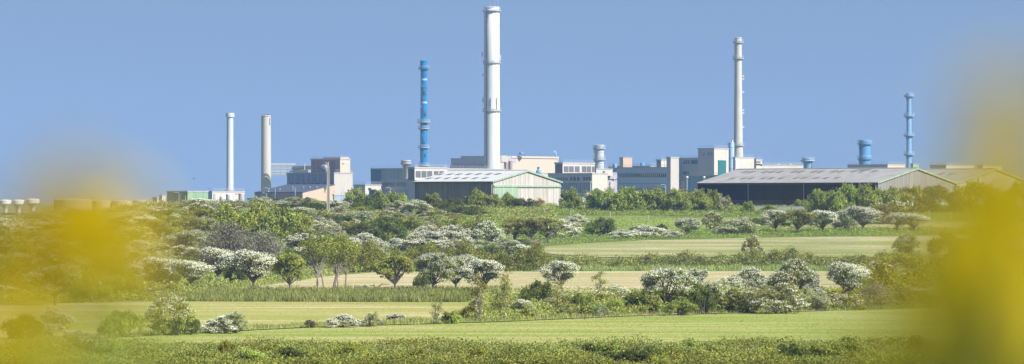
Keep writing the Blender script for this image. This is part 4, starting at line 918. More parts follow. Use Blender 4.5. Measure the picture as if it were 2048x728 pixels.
# concrete electricity pole
x, Y, z = at(656.5, 426); k = Y / F; H = 94 * k; r = thing('utility_pole', 'tall concrete pole standing before the power house', 'pole', (x, Y, z)); mb = MB()
for q in (-.27, .27): mb.tube([(x + q, Y, z - .3), (x + q * .62, Y, z + H)], [.16, .12], 4, smooth=False)
mb.obox((x - .22, Y - .05), (.44, 0), (0, .1), z - .3, z + H * .97)
mb.build('shaft', M['pole'], r)
mb = MB(); mb.tube([(x - .2, Y, z + H), (x - .25, Y, z + H + .5), (x - .6, Y, z + H + .75)], .1, 6); mb.tube([(x, Y, z + H), (x, Y, z + H + .9)], .12, 6); mb.build('bracket', M['metal'], r)
mb = MB(); mb.tube([(x - .3, Y - .1, z + H * .88), (x - .75, Y - .1, z + H * .85), (x - .7, Y - .1, z + H * .8), (x - .28, Y - .1, z + H * .76)], .06, 5); mb.build('cable_loop', M['darkmetal'], r)
# bird
p = P(387, 357.5, 700); r = thing('bird', 'tiny dark bird gliding in the sky left of the pale blue chimney', 'bird', tuple(p)); mb = MB()
mb.tube([p + Vector((-.22, 0, 0)), p, p + Vector((.2, 0, .02))], [.02, .07, .03], 6); mb.build('torso', M['darkmetal'], r)
for s_ in (-1, 1):
    mb = MB(); q = p + Vector((0, 0, .03)); mb.add([q + Vector((-.08, 0, 0)), q + Vector((.1, 0, 0)), q + Vector((.05 + .14, s_ * .55, .13)), q + Vector((-.02 + .14, s_ * .55, .13)), q + Vector((0, 0, .03)), q + Vector((.14, s_ * .5, .15))], [(0, 1, 2, 3), (0, 4, 1), (1, 4, 5, 2), (0, 3, 5, 4), (2, 5, 3)]); mb.build('wing', M['darkmetal'], r)

# lamp posts in the works
for px, yt, yb, d_, lab in ((533, 387, 402, 1530, 'lamp post standing before the brown wing'), (688, 381, 404, 1500, 'lamp post beside the grey loading deck'), (781, 376, 404, 1560, 'lamp post before the laboratory block left of the grey barn'),
                            (1331, 370, 404, 1500, 'lamp post at the right end of the long office block'), (1228, 372, 404, 1500, 'lamp post at the left end of the long office block'), (358, 386, 405, 1500, 'lamp post in front of the dark green wall')):
    q = P(px, yt, d_); z0 = float(T(q.x, d_)) - .2; r = thing('lamp_post', lab, 'lamp post', (q.x, q.y, z0), 'lamp posts in the works'); mb = MB(); mb.tube([(q.x, q.y, z0), (q.x, q.y, q.z)], [.14, .09], 6); mb.build('mast', M['rail'], r)
    mb = MB(); mb.tube([(q.x, q.y, q.z), (q.x - .5, q.y, q.z + .25), (q.x - 1.1, q.y, q.z + .25)], .07, 5); mb.build('bracket', M['rail'], r); mb = MB(); mb.cbox((q.x - 1.4, q.y, q.z + .25), .8, .3, .16); mb.build('lantern', M['white'], r)
# ------------------------------------------------------------------ fields
f1top = [(-60, 703), (220, 677), (600, 657), (1000, 645), (1300, 632), (1700, 622), (2110, 611)]
field('meadow', 'nearest bright green meadow', f1top, [(-60, 739), (2110, 739)], -500, 2560, M['f1'], .05, 14000, 'l_f1', .12, .07)
field('meadow', 'pale mown meadow', [(-60, 612), (300, 604), (950, 606), (1400, 600), (1700, 596)], [(p[0], p[1] - 1) for p in f1top], -500, 1650, M['f2'], .08, 0, 'l_f2', .16, .09)
field('meadow', 'tan hay meadow', [(440, 582), (560, 566), (660, 552), (760, 545), (1200, 543), (1700, 543), (1760, 545)], [(440, 588), (1000, 588), (1760, 596)], 440, 1760, M['f3'], .07, 0, 'l_f3', .16, .12)
field('meadow', 'long grey-green meadow', [(1070, 495), (1180, 487), (1300, 481), (1600, 475), (1900, 472), (2110, 470)], [(1070, 502), (1110, 510), (1200, 515), (2110, 515)], 1070, 2400, M['f4'], .09, 0, 'l_f4', .2, .14)
field('meadow', 'bright green pasture below the barn', [(880, 444), (960, 436), (1560, 436)], [(880, 452), (960, 458), (1560, 470)], 880, 1560, M['f5'], .06, 22000, 'l_f5', .2, .15)
field('meadow', 'pale pasture under the row of hawthorns', [(1530, 450), (1600, 448), (2110, 444)], [(1530, 462), (2110, 460)], 1530, 2110, M['f6'], .06, 12000, 'l_f4', .2, .145)
field('meadow', 'small green clearing left of the big white hawthorn', [(910, 474), (965, 472)], [(910, 490), (965, 490)], 905, 965, M['f5'], .1, 2500, 'l_f5', .2, .15)
field('path', 'sandy path crossing the bottom right corner', [(1500, 729), (1620, 725.5), (2110, 723)], [(1500, 736), (2110, 738)], 1500, 2110, M['soil'], .16)

# ------------------------------------------------------------------ stuff: cover nobody could count
carpet('undergrowth', 'tangled green undergrowth between the shrubs on the left slope', [(-60, 437), (300, 425), (700, 425)], [(-60, 612), (330, 604), (420, 584), (560, 568), (700, 548)], -60, 720, 17000, M['l_scrub'], .2, 1.0, .22, 9, seed=11)
carpet('undergrowth', 'low scrub on the bank below the green-doored barn', [(640, 414), (1110, 414)], [(640, 520), (820, 500), (900, 452), (1110, 438)], 640, 1110, 10000, M['l_scrub'], .2, 1.1, .22, 9, seed=12)
carpet('undergrowth', 'dark green bank under the bushes right of the green-doored barn', [(1080, 413), (2110, 413)], [(1080, 431), (1550, 434), (1600, 442), (2110, 440)], 1080, 2110, 11000, M['l_bank'], .15, .6, .2, 9, seed=13)
carpet('undergrowth', 'tangle of shrubs and weeds at the near meadow edge', [(940, 594), (1500, 590), (1720, 588)], [(940, 645), (1300, 630), (1720, 620)], 940, 1720, 9000, M['l_scrub'], .3, 1.2, .15, 9, .25, seed=14)
carpet('undergrowth', 'rough scrub along the far right meadow edge', [(1690, 545), (2110, 520)], [(1690, 620), (2110, 609)], 1690, 2110, 7000, M['l_scrub'], .4, 2.2, .18, 9, seed=15)
carpet('undergrowth', 'weedy strip along the top of the long meadow', [(900, 470), (1100, 462), (2110, 459)], [(900, 496), (1070, 494), (1180, 486), (1300, 480), (1600, 474), (2110, 468)], 900, 2110, 8000, M['l_bank'], .15, .75, .18, 8, seed=16)
tallgrass('reeds', 'tall blue-green grass fringe under the hawthorn row', [(330, 588), (560, 582), (1000, 582)], [(300, 604), (950, 604), (1010, 600)], 300, 1010, 52000, M['l_reed'], .85, .09, seed=21)
tallgrass('reeds', 'tall grass along the foot of the middle hedge', [(1060, 536), (1760, 535)], [(1060, 542), (1760, 543)], 1060, 1760, 14000, M['l_reed'], .8, .1, seed=22)
tallgrass('reeds', 'tall grass under the trees left of the hay meadow', [(380, 545), (640, 545)], [(380, 590), (440, 584), (560, 568), (660, 553)], 380, 660, 14000, M['l_reed'], .8, .1, seed=23)
tallgrass('reeds', 'weeds and grasses along the near meadow boundary', [(p[0], p[1] - 7) for p in f1top], [(p[0], p[1] - 1) for p in f1top], -60, 2110, 24000, M['l_reed'], .5, .07, seed=24)
tallgrass('reeds', 'rough tussocks of grass on the banks between the fields', [(640, 450), (860, 450), (1080, 470)], [(640, 545), (1080, 545)], 640, 1080, 22000, M['l_reed'], .55, .12, seed=26)
tallgrass('wildflowers', 'pinkish wildflowers in the weeds by the near meadow', [(1150, 633), (1650, 617)], [(1150, 641), (1650, 624)], 1000, 1700, 160, M['l_pink'], .55, .10, seed=25)
carpet('undergrowth', 'bramble and fern bank filling the bottom edge', [(-60, 712), (200, 703), (1400, 703), (2110, 698)], [(-60, 742), (2110, 742)], -60, 2110, 26000, M['l_hedge'], .35, .95, .12, 10, .22, seed=17)

carpet('undergrowth', 'fresh fern tips and grass along the bottom bank', [(-60, 716), (2110, 704)], [(-60, 742), (2110, 742)], -60, 2110, 11000, M['l_fresh'], .2, 1.5, .10, 8, .15, seed=31)
carpet('undergrowth', 'dry brown bracken patches in the bottom bank', [(200, 712), (2110, 708)], [(200, 732), (2110, 728)], 200, 2110, 3500, M['l_dry'], .6, 1.05, .08, 7, .15, seed=32)
carpet('undergrowth', 'dry and mossy patches on the left slope', [(-60, 437), (300, 425), (900, 425)], [(-60, 600), (420, 580), (560, 560), (700, 540), (900, 450)], -60, 900, 4500, M['l_dry'], .3, 1.2, .15, 7, .2, seed=33)
# ------------------------------------------------------------------ hedges
mass('hedge', 'dark hedge stretching from the left trees to the middle hedge', 'hedge', [(690, 545, 4.6), (780, 542, 4.4), (880, 541, 3.8), (980, 541, 3.9), (1075, 541, 4.2), (1100, 541, 2.4)], M['l_hedge'], 2.6, 5200, .19, 5, .32)
mass('hedge', 'middle hedge with stakes between tan hay and grey-green meadows', 'hedge', [(1095, 536, 1.9), (1250, 536, 2.1), (1350, 535, 2.0), (1420, 535, 2.5), (1500, 535, 3.0), (1570, 535, 2.8), (1640, 535, 2.2), (1790, 535, 2.3), (2110, 534, 2.4)], M['l_scrub'], 1.8, 5200, .20, 4.5, .36, blossom=.03)
mass('hedge', 'upper hedge between green clearing and scrub bank', 'hedge', [(790, 462, 2.4), (860, 468, 2.8), (940, 470, 3.0), (975, 470, 2.4)], M['l_hedge'], 1.9, 1900, .2, 3, .3)
mass('hedge', 'leafy hedge on the skyline behind the bushes right of the green-doored barn', 'hedge', [(1170, 413.6, 3.6), (1250, 413.6, 4.2), (1330, 413.6, 4.0), (1400, 413.6, 3.4), (1440, 413.6, 2.2)], M['l_scrub'], 3.8, 1900, .22, 4, .4)
mass('hedge', 'greyish far hedge in front of the white vessels', 'hedge', [(-60, 415, 1.2), (200, 415, 1.2), (330, 415, 1.6), (450, 415, 1.2), (520, 415, 1.7), (640, 415, 1.0), (700, 415, 1.5)], M['l_grey'], 1.2, 3400, .24, 4, .4)

# ------------------------------------------------------------------ trees and shrubs one by one
G_R = 'trees and bushes along the ridge'; G_H = 'hawthorns in blossom'; G_L = 'trees and shrubs on the left slope'; G_N = 'shrubs along the near meadow'
V = [
 # ridge, left to right
 ('greybush', 520, 414, 60, 22, 'grey-green bush below the brown wing', G_R), ('greybush', 590, 416, 90, 20, 'grey-green bush in front of the white wall', G_R), ('olivebush', 622, 424, 46, 26, 'round olive bush just left of the tall pole', G_R),
 ('hawbush', 672, 424, 50, 26, 'white-topped shrub just right of the tall pole', G_R), ('bright', 712, 422, 46, 42, 'bright leafy bush left of the laboratory block', G_R), ('dark', 738, 424, 60, 38, 'dark bush among the bright ones below the office', G_R),
 ('bright', 762, 420, 36, 36, 'lime green bush under the blue-grey hall', G_R), ('fresh', 792, 423, 56, 38, 'mid-green dome bush next to the barn left corner', G_R), ('paleflower', 832, 434, 60, 32, 'wind-combed pale shrub at the barn left corner', G_R),
 ('hawbush', 718, 444, 60, 26, 'whitish shrub with a lime patch, below the bright bushes', G_R), ('yellowbush', 717, 436, 28, 17, 'small lime bush growing out of the whitish shrub', G_R),
 ('fresh', 866, 417, 36, 30, 'thin green bush at the grey barn side', G_R), ('dark', 905, 420, 50, 26, 'dark scrubby bush in front of the barn downpipe', G_R), ('bright', 954, 416, 40, 36, 'bright green bush by the barn corner', G_R),
 ('fresh', 983, 419, 46, 30, 'mid-green bush left of the green door', G_R), ('bright', 1016, 415, 30, 28, 'yellow-green bush in front of the green door', G_R), ('dark', 1042, 420, 62, 26, 'dark bush below the pale timber gable', G_R),
 ('sapling', 1062, 414, 26, 28, 'slim leafy sapling before the gable wall', G_R), ('rust', 1080, 415, 20, 18, 'reddish-brown bush before the gable wall', G_R), ('dark', 930, 436, 90, 26, 'dark shrub on the bank left of the pasture', G_R), ('sapling', 959, 451, 20, 26, 'small thin tree at the left end of the pasture', G_R),
 ('rust', 905, 444, 36, 13, 'orange-tinged gorse clump on the bank', G_R), ('hawbush', 1116, 414, 18, 22, 'pinkish white shrub at the barn right corner', G_R),
 ('fresh', 1142, 420, 46, 42, 'leafy bush touching the barn right corner', G_R), ('hawbush', 1176, 418, 26, 30, 'small white hawthorn wedged in the leafy ridge row', G_R), ('fresh', 1202, 423, 62, 44, 'broad fresh bush below the squat grey stack', G_R),
 ('bright', 1255, 424, 66, 46, 'brightest leafy bush in the ridge row', G_R), ('dark', 1232, 420, 30, 36, 'dark gap bush left of the brightest one', G_R), ('fresh', 1305, 424, 64, 46, 'leafy bush beneath the long office block', G_R), ('dark', 1345, 392, 34, 14, 'brownish bush top under the stair tower', G_R),
 ('fresh', 1352, 425, 60, 44, 'leafy bush beneath the stair tower', G_R), ('bright', 1398, 424, 46, 42, 'airy bush at the left end of the dark barn', G_R), ('bright', 1425, 423, 40, 40, 'spiky lime bush before the dark barn corner', G_R), ('olivebush', 1450, 427, 32, 36, 'trimmed-looking olive bush before the dark barn', G_R),
 ('fresh', 1497, 427, 26, 24, 'small bush at the first barn downpipe', G_R), ('fresh', 1540, 426, 34, 14, 'low bush at the concrete wall', G_R), ('fresh', 1600, 419, 26, 20, 'little bush at the second barn downpipe', G_R),
 ('fresh', 1645, 428, 66, 48, 'green tree-sized bush at the right end of the concrete wall', G_R), ('bright', 1690, 429, 60, 56, 'tall lime bush in front of the dark barn wall', G_R), ('bright', 1730, 429, 60, 56, 'tall lime bush under the dark barn eave end', G_R),
 ('fresh', 1775, 428, 70, 52, 'green bush under the second gable', G_R), ('canopy', 1825, 427, 80, 50, 'green bush right of the second gable', G_R), ('dark', 1880, 427, 90, 52, 'dark mass of bush behind the right blossom', G_R), ('canopy', 1950, 427, 110, 58, 'bush between the two blurred gable ends', G_R), ('canopy', 2030, 427, 90, 58, 'bush at the right edge on the ridge', G_R),
 # second row right
 ('haw', 1550, 466, 50, 40, 'white hawthorn leftmost of the row below the dark barn', G_H), ('olive', 1596, 468, 66, 41, 'flat-topped olive tree between two white hawthorns', G_H), ('haw', 1644, 467, 60, 40, 'dense white hawthorn right of the flat-topped olive tree', G_H),
 ('paleflower', 1690, 460, 50, 42, 'pale sage shrub between hawthorns', G_H), ('haw', 1727, 464, 60, 48, 'hawthorn with a lime sprout, in the pale pasture', G_H), ('olivebush', 1775, 448, 110, 42, 'olive scrub mound behind the pale pasture', G_R),
 ('haw', 1795, 464, 40, 34, 'small umbrella hawthorn, left of the pair by the blossom', G_H), ('haw', 1828, 464, 60, 34, 'broad umbrella hawthorn, right of the pair by the blossom', G_H),
 ('dark', 1500, 456, 70, 22, 'low dark bush left of the white hawthorn row', G_R), ('paleflower', 1480, 470, 84, 34, 'long pale shrub sloping down to the right', G_H), ('olivebush', 1425, 462, 46, 36, 'olive-white shrub standing above its neighbours', G_H),
 ('haw', 1375, 473, 48, 32, 'small white hawthorn right of the brown ball bush', G_H), ('dark', 1322, 466, 22, 18, 'little brown ball bush beside the white mound', G_R), ('hawbush', 1293, 476, 74, 24, 'low bright white mound of blossom', G_H), ('paleflower', 1345, 476, 40, 16, 'low pale shrub filling between two white hawthorns', G_H),
 ('dark', 1203, 474, 64, 36, 'dark shrub right of the pale round one', G_R), ('paleflower', 1152, 454, 50, 23, 'round greyish bush on the pasture behind the tall post', G_H), ('hawbush', 1092, 449, 60, 13, 'thin white line of blossom behind the olive trees', G_H),
 ('paleflower', 1125, 478, 66, 36, 'pale shrub right of the olive trees', G_H), ('paleflower', 1245, 478, 50, 18, 'low grey-white shrub beside the white mound', G_H),
 ('olive', 1030, 487, 60, 42, 'leftmost of the joined olive trees next to the big white hawthorn', G_R), ('olive', 1062, 487, 56, 44, 'middle of the joined olive trees', G_R), ('olive', 1094, 486, 60, 44, 'rightmost and roundest of the joined olive trees', G_R),
 ('hawbush', 975, 500, 70, 54, 'big white hawthorn mound left of the olive trees', G_H), ('hawbush', 1010, 500, 60, 22, 'low white skirt of blossom under the olive trees', G_H),
 # centre
 ('paleflower', 905, 500, 90, 46, 'large pale green shrub behind the white band', G_H), ('paleflower', 860, 500, 80, 46, 'pale shrub joined to the dark dome', G_H), ('hawbush', 850, 502, 110, 26, 'bright white band of blossom in front of the pale shrubs', G_H), ('hawbush', 790, 502, 56, 24, 'white shrub at the foot of the dark dome', G_H), ('hawbush', 925, 500, 50, 30, 'white blossom sloping down towards the clearing', G_H),
 ('dark', 776, 490, 78, 48, 'dark dome-shaped tree in the middle of the slope', G_L), ('hawbush', 728, 498, 64, 30, 'white-capped shrub left of the dark dome', G_H), ('olivebush', 700, 478, 60, 36, 'olive scrub mound above the white-capped shrub', G_L), ('dark', 700, 455, 60, 22, 'dark bush below the whitish shrub with the lime patch', G_L), ('fresh', 860, 452, 100, 20, 'low fresh scrub above the upper hedge', G_L),
 ('paleflower', 645, 462, 56, 26, 'small pale arched shrub above the canopy', G_H), ('greybush', 660, 490, 80, 38, 'brownish-grey scrub above the yellow-green trees', G_L), ('hawbush', 612, 508, 84, 44, 'flat white sweep of blossom above the yellow-green trees', G_H), ('olivebush', 740, 540, 80, 44, 'dark olive bush at the left end of the dark hedge', G_L),
 # big canopy
 ('canopy', 402, 462, 90, 42, 'left shoulder of the broad green canopy', G_L), ('canopy', 455, 466, 90, 52, 'green canopy tree above the grey thicket', G_L), ('canopy', 510, 476, 96, 62, 'tallest green canopy tree', G_L), ('bright', 560, 482, 90, 62, 'bright green canopy tree at the centre right of the slope', G_L), ('canopy', 598, 474, 60, 44, 'right shoulder of the broad green canopy', G_L),
 ('hawbush', 352, 458, 60, 28, 'white hawthorn cap left of the canopy', G_H), ('olive', 338, 478, 60, 42, 'olive tree with several trunks left of the canopy', G_L), ('haw', 288, 478, 56, 42, 'hawthorn above the left glade', G_H), ('olive', 312, 480, 56, 38, 'dark-stemmed olive tree beside the glade', G_L), ('haw', 247, 474, 70, 42, 'blossoming hawthorn half veiled by the left blossom', G_H), ('olive', 380, 476, 60, 40, 'olive tree under the left canopy shoulder', G_L),
 ('canopy', 195, 462, 90, 38, 'green bush veiled by the left blossom', G_L), ('hawbush', 118, 462, 90, 34, 'shrub behind the densest left blossom', G_L), ('hawbush', 32, 462, 70, 34, 'shrub with pale tips at the left edge on the slope', G_L), ('greybush', 400, 422, 90, 24, 'grey-green mound below the green warehouse', G_L), ('greybush', 300, 432, 90, 24, 'grey-green mound under the round tanks', G_L), ('olivebush', 455, 424, 60, 20, 'low olive mound below the white vessels', G_L),
 # slope
 ('haw', 370, 520, 72, 56, 'bright white hawthorn beside the grey thicket', G_H), ('thicket', 455, 530, 120, 74, 'grey leafless thicket, larger left half', G_L), ('thicket', 525, 535, 100, 66, 'grey leafless thicket, right half below the canopy', G_L), ('greybush', 405, 512, 50, 34, 'grey-green bush between white hawthorn and thicket', G_L),
 ('dark', 580, 545, 56, 48, 'dark shrub behind the small twisted tree', G_L), ('haw', 437, 566, 70, 66, 'tall white hawthorn, right one of the white pair', G_H), ('haw', 383, 578, 72, 54, 'leaning white hawthorn, left one of the white pair', G_H), ('dark', 470, 570, 50, 46, 'dark shrub right of the white pair', G_L),
 ('haw', 508, 582, 84, 76, 'sparse hawthorn with a dark trunk at the hay meadow corner', G_H), ('olive', 578, 586, 60, 70, 'small twisted tree with an olive crown', G_L), ('open', 635, 582, 74, 104, 'yellow-green many-stemmed tree, left of two', G_L), ('open', 682, 580, 74, 96, 'yellow-green many-stemmed tree, right of two', G_L),
 ('haw', 310, 575, 84, 52, 'white hawthorn fading into the left yellow veil', G_H), ('hawbush', 275, 512, 80, 30, 'flat white-topped shrub inside the yellow veil', G_H), ('greybush', 325, 550, 80, 48, 'brownish shrub above the veiled white hawthorn', G_L), ('olivebush', 225, 560, 100, 50, 'olive shrub in the yellow veil', G_L),
 ('haw', 108, 612, 96, 78, 'grey hawthorn standing in the left yellow veil', G_H), ('canopy', 180, 605, 80, 50, 'green shrub right of the veiled grey hawthorn', G_L), ('dark', 45, 580, 110, 60, 'dark shrub at the left edge', G_L), ('olivebush', 120, 530, 110, 46, 'olive mound deep in the left blossom', G_L), ('canopy', 30, 520, 90, 50, 'green mound at the left edge behind blossom', G_L), ('bright', 345, 590, 50, 20, 'low bright bush by the pale mown meadow', G_L), ('canopy', 255, 600, 70, 40, 'green bush at the left end of the tall grass', G_L),
 # hay meadow row
 ('olive', 790, 584, 78, 66, 'olive umbrella tree with fallen branches at its foot', G_H), ('haw', 868, 586, 74, 70, 'white umbrella hawthorn right of the fallen branches', G_H), ('haw', 910, 585, 80, 70, 'white umbrella hawthorn in the middle of the trio', G_H), ('haw', 966, 588, 76, 60, 'right hawthorn of the trio, with a lime sprout', G_H), ('dark', 850, 576, 44, 30, 'dark low shrub in the shade of the trio', G_L),
 ('haw', 1122, 584, 68, 54, 'lone white hawthorn in the tan hay meadow', G_H), ('dark', 1075, 618, 70, 52, 'dark ball-shaped shrub below the lone hawthorn', G_N), ('sapling', 1195, 596, 46, 48, 'sparse twiggy tree right of the lone hawthorn', G_N),
 ('sapling', 962, 643, 56, 84, 'tall thin sapling, left one of two at the meadow edge', G_N), ('sapling', 1010, 641, 56, 92, 'tall thin sapling, right one of two at the meadow edge', G_N), ('lichened', 1115, 636, 60, 66, 'sapling with yellow lichened stems and white flowers', G_N), ('sapling', 872, 648, 30, 58, 'wispy sapling alone in the pale mown meadow edge', G_N),
 ('greybush', 1045, 636, 50, 36, 'grey-green bush right of the tall saplings', G_N), ('fresh', 1165, 632, 60, 44, 'green bush right of the lichened sapling', G_N), ('hawbush', 1232, 606, 56, 34, 'white-dotted shrub left of the twisted dark tree', G_N), ('fresh', 1285, 628, 80, 46, 'low green shrub in front of the twisted dark tree', G_N), ('yellowbush', 1225, 630, 50, 30, 'lime bush at the meadow edge', G_N),
 ('haw', 1335, 628, 100, 80, 'twisted dark hawthorn with a pale trunk', G_N), ('hawbush', 1392, 566, 50, 32, 'white dome rising behind the dark shrubs', G_H), ('dark', 1398, 628, 60, 66, 'ivy-dark shrub in deep shade', G_N), ('paleflower', 1430, 622, 90, 62, 'pale-topped shrub right of the deep shade', G_N), ('fresh', 1360, 632, 60, 34, 'fresh ivy-green bush at the twisted tree foot', G_N),
 ('hawbush', 1498, 590, 84, 52, 'arched hawthorn with a white crest', G_H), ('olivebush', 1485, 626, 90, 52, 'olive shrub under the white crest', G_N), ('hawbush', 1590, 600, 104, 76, 'biggest white hawthorn of the right cluster', G_H), ('hawbush', 1630, 610, 50, 46, 'white blossom running down the right end of the cluster', G_H), ('greybush', 1560, 628, 110, 56, 'wide grey-green shrub below the biggest hawthorn', G_N), ('greybush', 1630, 622, 60, 44, 'grey-green shrub at the right end of the cluster', G_N),
 ('haw', 1697, 606, 76, 76, 'white-capped hawthorn right of the cluster', G_H), ('olivebush', 1690, 620, 80, 36, 'olive bush in front of the white-capped hawthorn', G_N), ('canopy', 1770, 600, 110, 66, 'green shrub fading into the right veil', G_N), ('thicket', 1750, 616, 80, 46, 'pale twiggy shrub in the right veil', G_N), ('canopy', 1870, 590, 120, 70, 'shrub behind the right blossom', G_N), ('dark', 1980, 590, 130, 76, 'dark shrub behind the thickest right blossom', G_N),
 ('olivebush', 1504, 512, 42, 38, 'lone dark shrub leaning at the edge of the long meadow', G_N), ('olivebush', 1815, 512, 52, 44, 'shrub on the long meadow edge by the right blossom', G_N), ('canopy', 1900, 512, 90, 44, 'shrub behind the right blossom above the middle hedge', G_N),
 # near meadow line, left part
 ('olivebush', 342, 672, 96, 76, 'large olive shrub with tangled stems between the two nearest meadows', G_N), ('yellowbush', 245, 674, 84, 52, 'yellowish shrub left of the large olive one', G_N), ('dark', 372, 670, 60, 40, 'dark green skirt of the large olive shrub', G_N), ('paleflower', 440, 668, 70, 34, 'white-flecked shrub right of the large olive one', G_N), ('greybush', 468, 668, 56, 42, 'grey twiggy shrub at the right of the white-flecked one', G_N),
 ('hawbush', 686, 656, 62, 26, 'low white shrub on the near meadow edge', G_N), ('greybush', 744, 654, 32, 30, 'small upright grey shrub on the near meadow edge', G_N), ('hawbush', 792, 644, 36, 18, 'little white-capped shrub, third on the near meadow edge', G_N), ('olivebush', 620, 656, 24, 16, 'tiny shrub left of the low white one', G_N), ('fresh', 904, 648, 36, 26, 'small green shrub before the tall saplings', G_N),
 ('hawbush', 105, 676, 80, 56, 'white-tipped shrub in the lower left veil', G_N), ('dark', 45, 680, 80, 50, 'dark shrub in the lower left corner', G_N), ('hawbush', 150, 686, 50, 26, 'low white-flecked shrub in the lower left veil', G_N), ('olivebush', 170, 722, 100, 52, 'bushy clump at the bottom left of the fern bank', G_N), ('fresh', 1225, 730, 90, 48, 'raised leafy clump in the bottom fern bank', G_N), ('fresh', 1690, 728, 100, 50, 'green clump at the right of the bottom bank', G_N), ('canopy', 1840, 728, 90, 50, 'green clump at the bottom under the right blossom', G_N),
]
for k_, px, py, w_, h_, lab, g_ in V: plant(k_, px, py, w_, h_, lab, g_)
# filler bushes: dense scrub in which nothing tells one from the next
frng = np.random.default_rng(42)
fill = {'dark': ('dark green scrub bush, one of many merging on the slope', 'dark scrub bushes merging on the slope'), 'olivebush': ('olive scrub bush, one of many merging on the slope', 'olive scrub bushes merging on the slope'),
        'greybush': ('grey-green scrub bush, one of many merging on the slope', 'grey-green scrub bushes merging on the slope'), 'canopy': ('mid-green leafy scrub bush, one of many merging on the slope', 'mid-green scrub bushes merging on the slope')}
def filler(x0, x1, top, bot, dx, dy, wr, hr, kinds):
    ft, fb = lerp_line(top), lerp_line(bot); row = 0
    xx = x0
    while xx < x1:
        y = float(ft(xx)) + frng.uniform(0, dy * .6)
        while y < float(fb(xx)):
            k = kinds[int(frng.integers(0, len(kinds)))]; plant(k, xx + frng.uniform(-dx * .4, dx * .4), y, frng.uniform(*wr), frng.uniform(*hr), fill[k][0], fill[k][1]); y += dy * frng.uniform(.8, 1.2)
        xx += dx
def bankfill():
    kinds = {'dark': 'dark', 'fresh': 'fresh green', 'canopy': 'mid-green'}; ks = list(kinds); px = -30
    while px < 2090:
        k = ks[int(frng.integers(0, 3))]; plant(k, px, frng.uniform(725, 738), frng.uniform(44, 100), frng.uniform(24, 46), kinds[k] + ' leafy clump rising from the fern bank along the bottom', kinds[k] + ' clumps in the bottom bank'); px += frng.uniform(28, 62)
bankfill()
filler(-10, 720, [(0, 445), (300, 440), (700, 440)], [(0, 606), (300, 600), (380, 572), (560, 556), (700, 530)], 56, 30, (56, 96), (22, 36), ['dark', 'olivebush', 'greybush', 'canopy', 'olivebush'])
filler(730, 930, [(730, 436), (930, 434)], [(730, 478), (930, 450)], 46, 16, (46, 70), (14, 22), ['dark', 'olivebush', 'greybush'])
filler(860, 1110, [(860, 500), (1110, 492)], [(860, 538), (1110, 530)], 44, 20, (44, 70), (20, 32), ['dark', 'olivebush', 'greybush'])
filler(560, 900, [(560, 424), (900, 420)], [(560, 438), (900, 434)], 40, 16, (40, 64), (14, 24), ['dark', 'greybush', 'canopy'])
filler(1230, 1660, [(1230, 606), (1660, 600)], [(1230, 630), (1660, 622)], 50, 22, (50, 80), (26, 42), ['dark', 'olivebush', 'greybush', 'canopy'])
filler(950, 1230, [(950, 620), (1230, 612)], [(950, 643), (1230, 634)], 36, 18, (26, 44), (16, 28), ['greybush', 'olivebush', 'canopy'])
filler(1700, 2060, [(1700, 560), (2060, 540)], [(1700, 618), (2060, 608)], 60, 30, (60, 110), (28, 46), ['greybush', 'olivebush', 'canopy'])
filler(1110, 1560, [(1110, 470), (1560, 466)], [(1110, 474), (1560, 470)], 44, 20, (40, 60), (12, 18), ['greybush', 'olivebush'])
# fallen branches
x, Y, z = at(735, 582); k = Y / F; r = thing('fallen_branches', 'dark fallen branches on the hay meadow left of the olive umbrella tree', 'branches', (x, Y, z)); mb = MB(); rr = np.random.default_rng(8)
for i in range(16):
    x0 = x + rr.uniform(-1, 4.5); e = Vector((x0 + rr.uniform(-2.2, 2.2), Y + rr.uniform(-.8, .8), z + rr.uniform(.1, 1.1))); s0 = Vector((x0, Y, z + .05)); mb.tube([s0, s0.lerp(e, .5) + Vector((0, 0, rr.uniform(.1, .5))), e], [.09, .07, .03], 5, caps=False)
mb.build('bough', M['bark'], r)

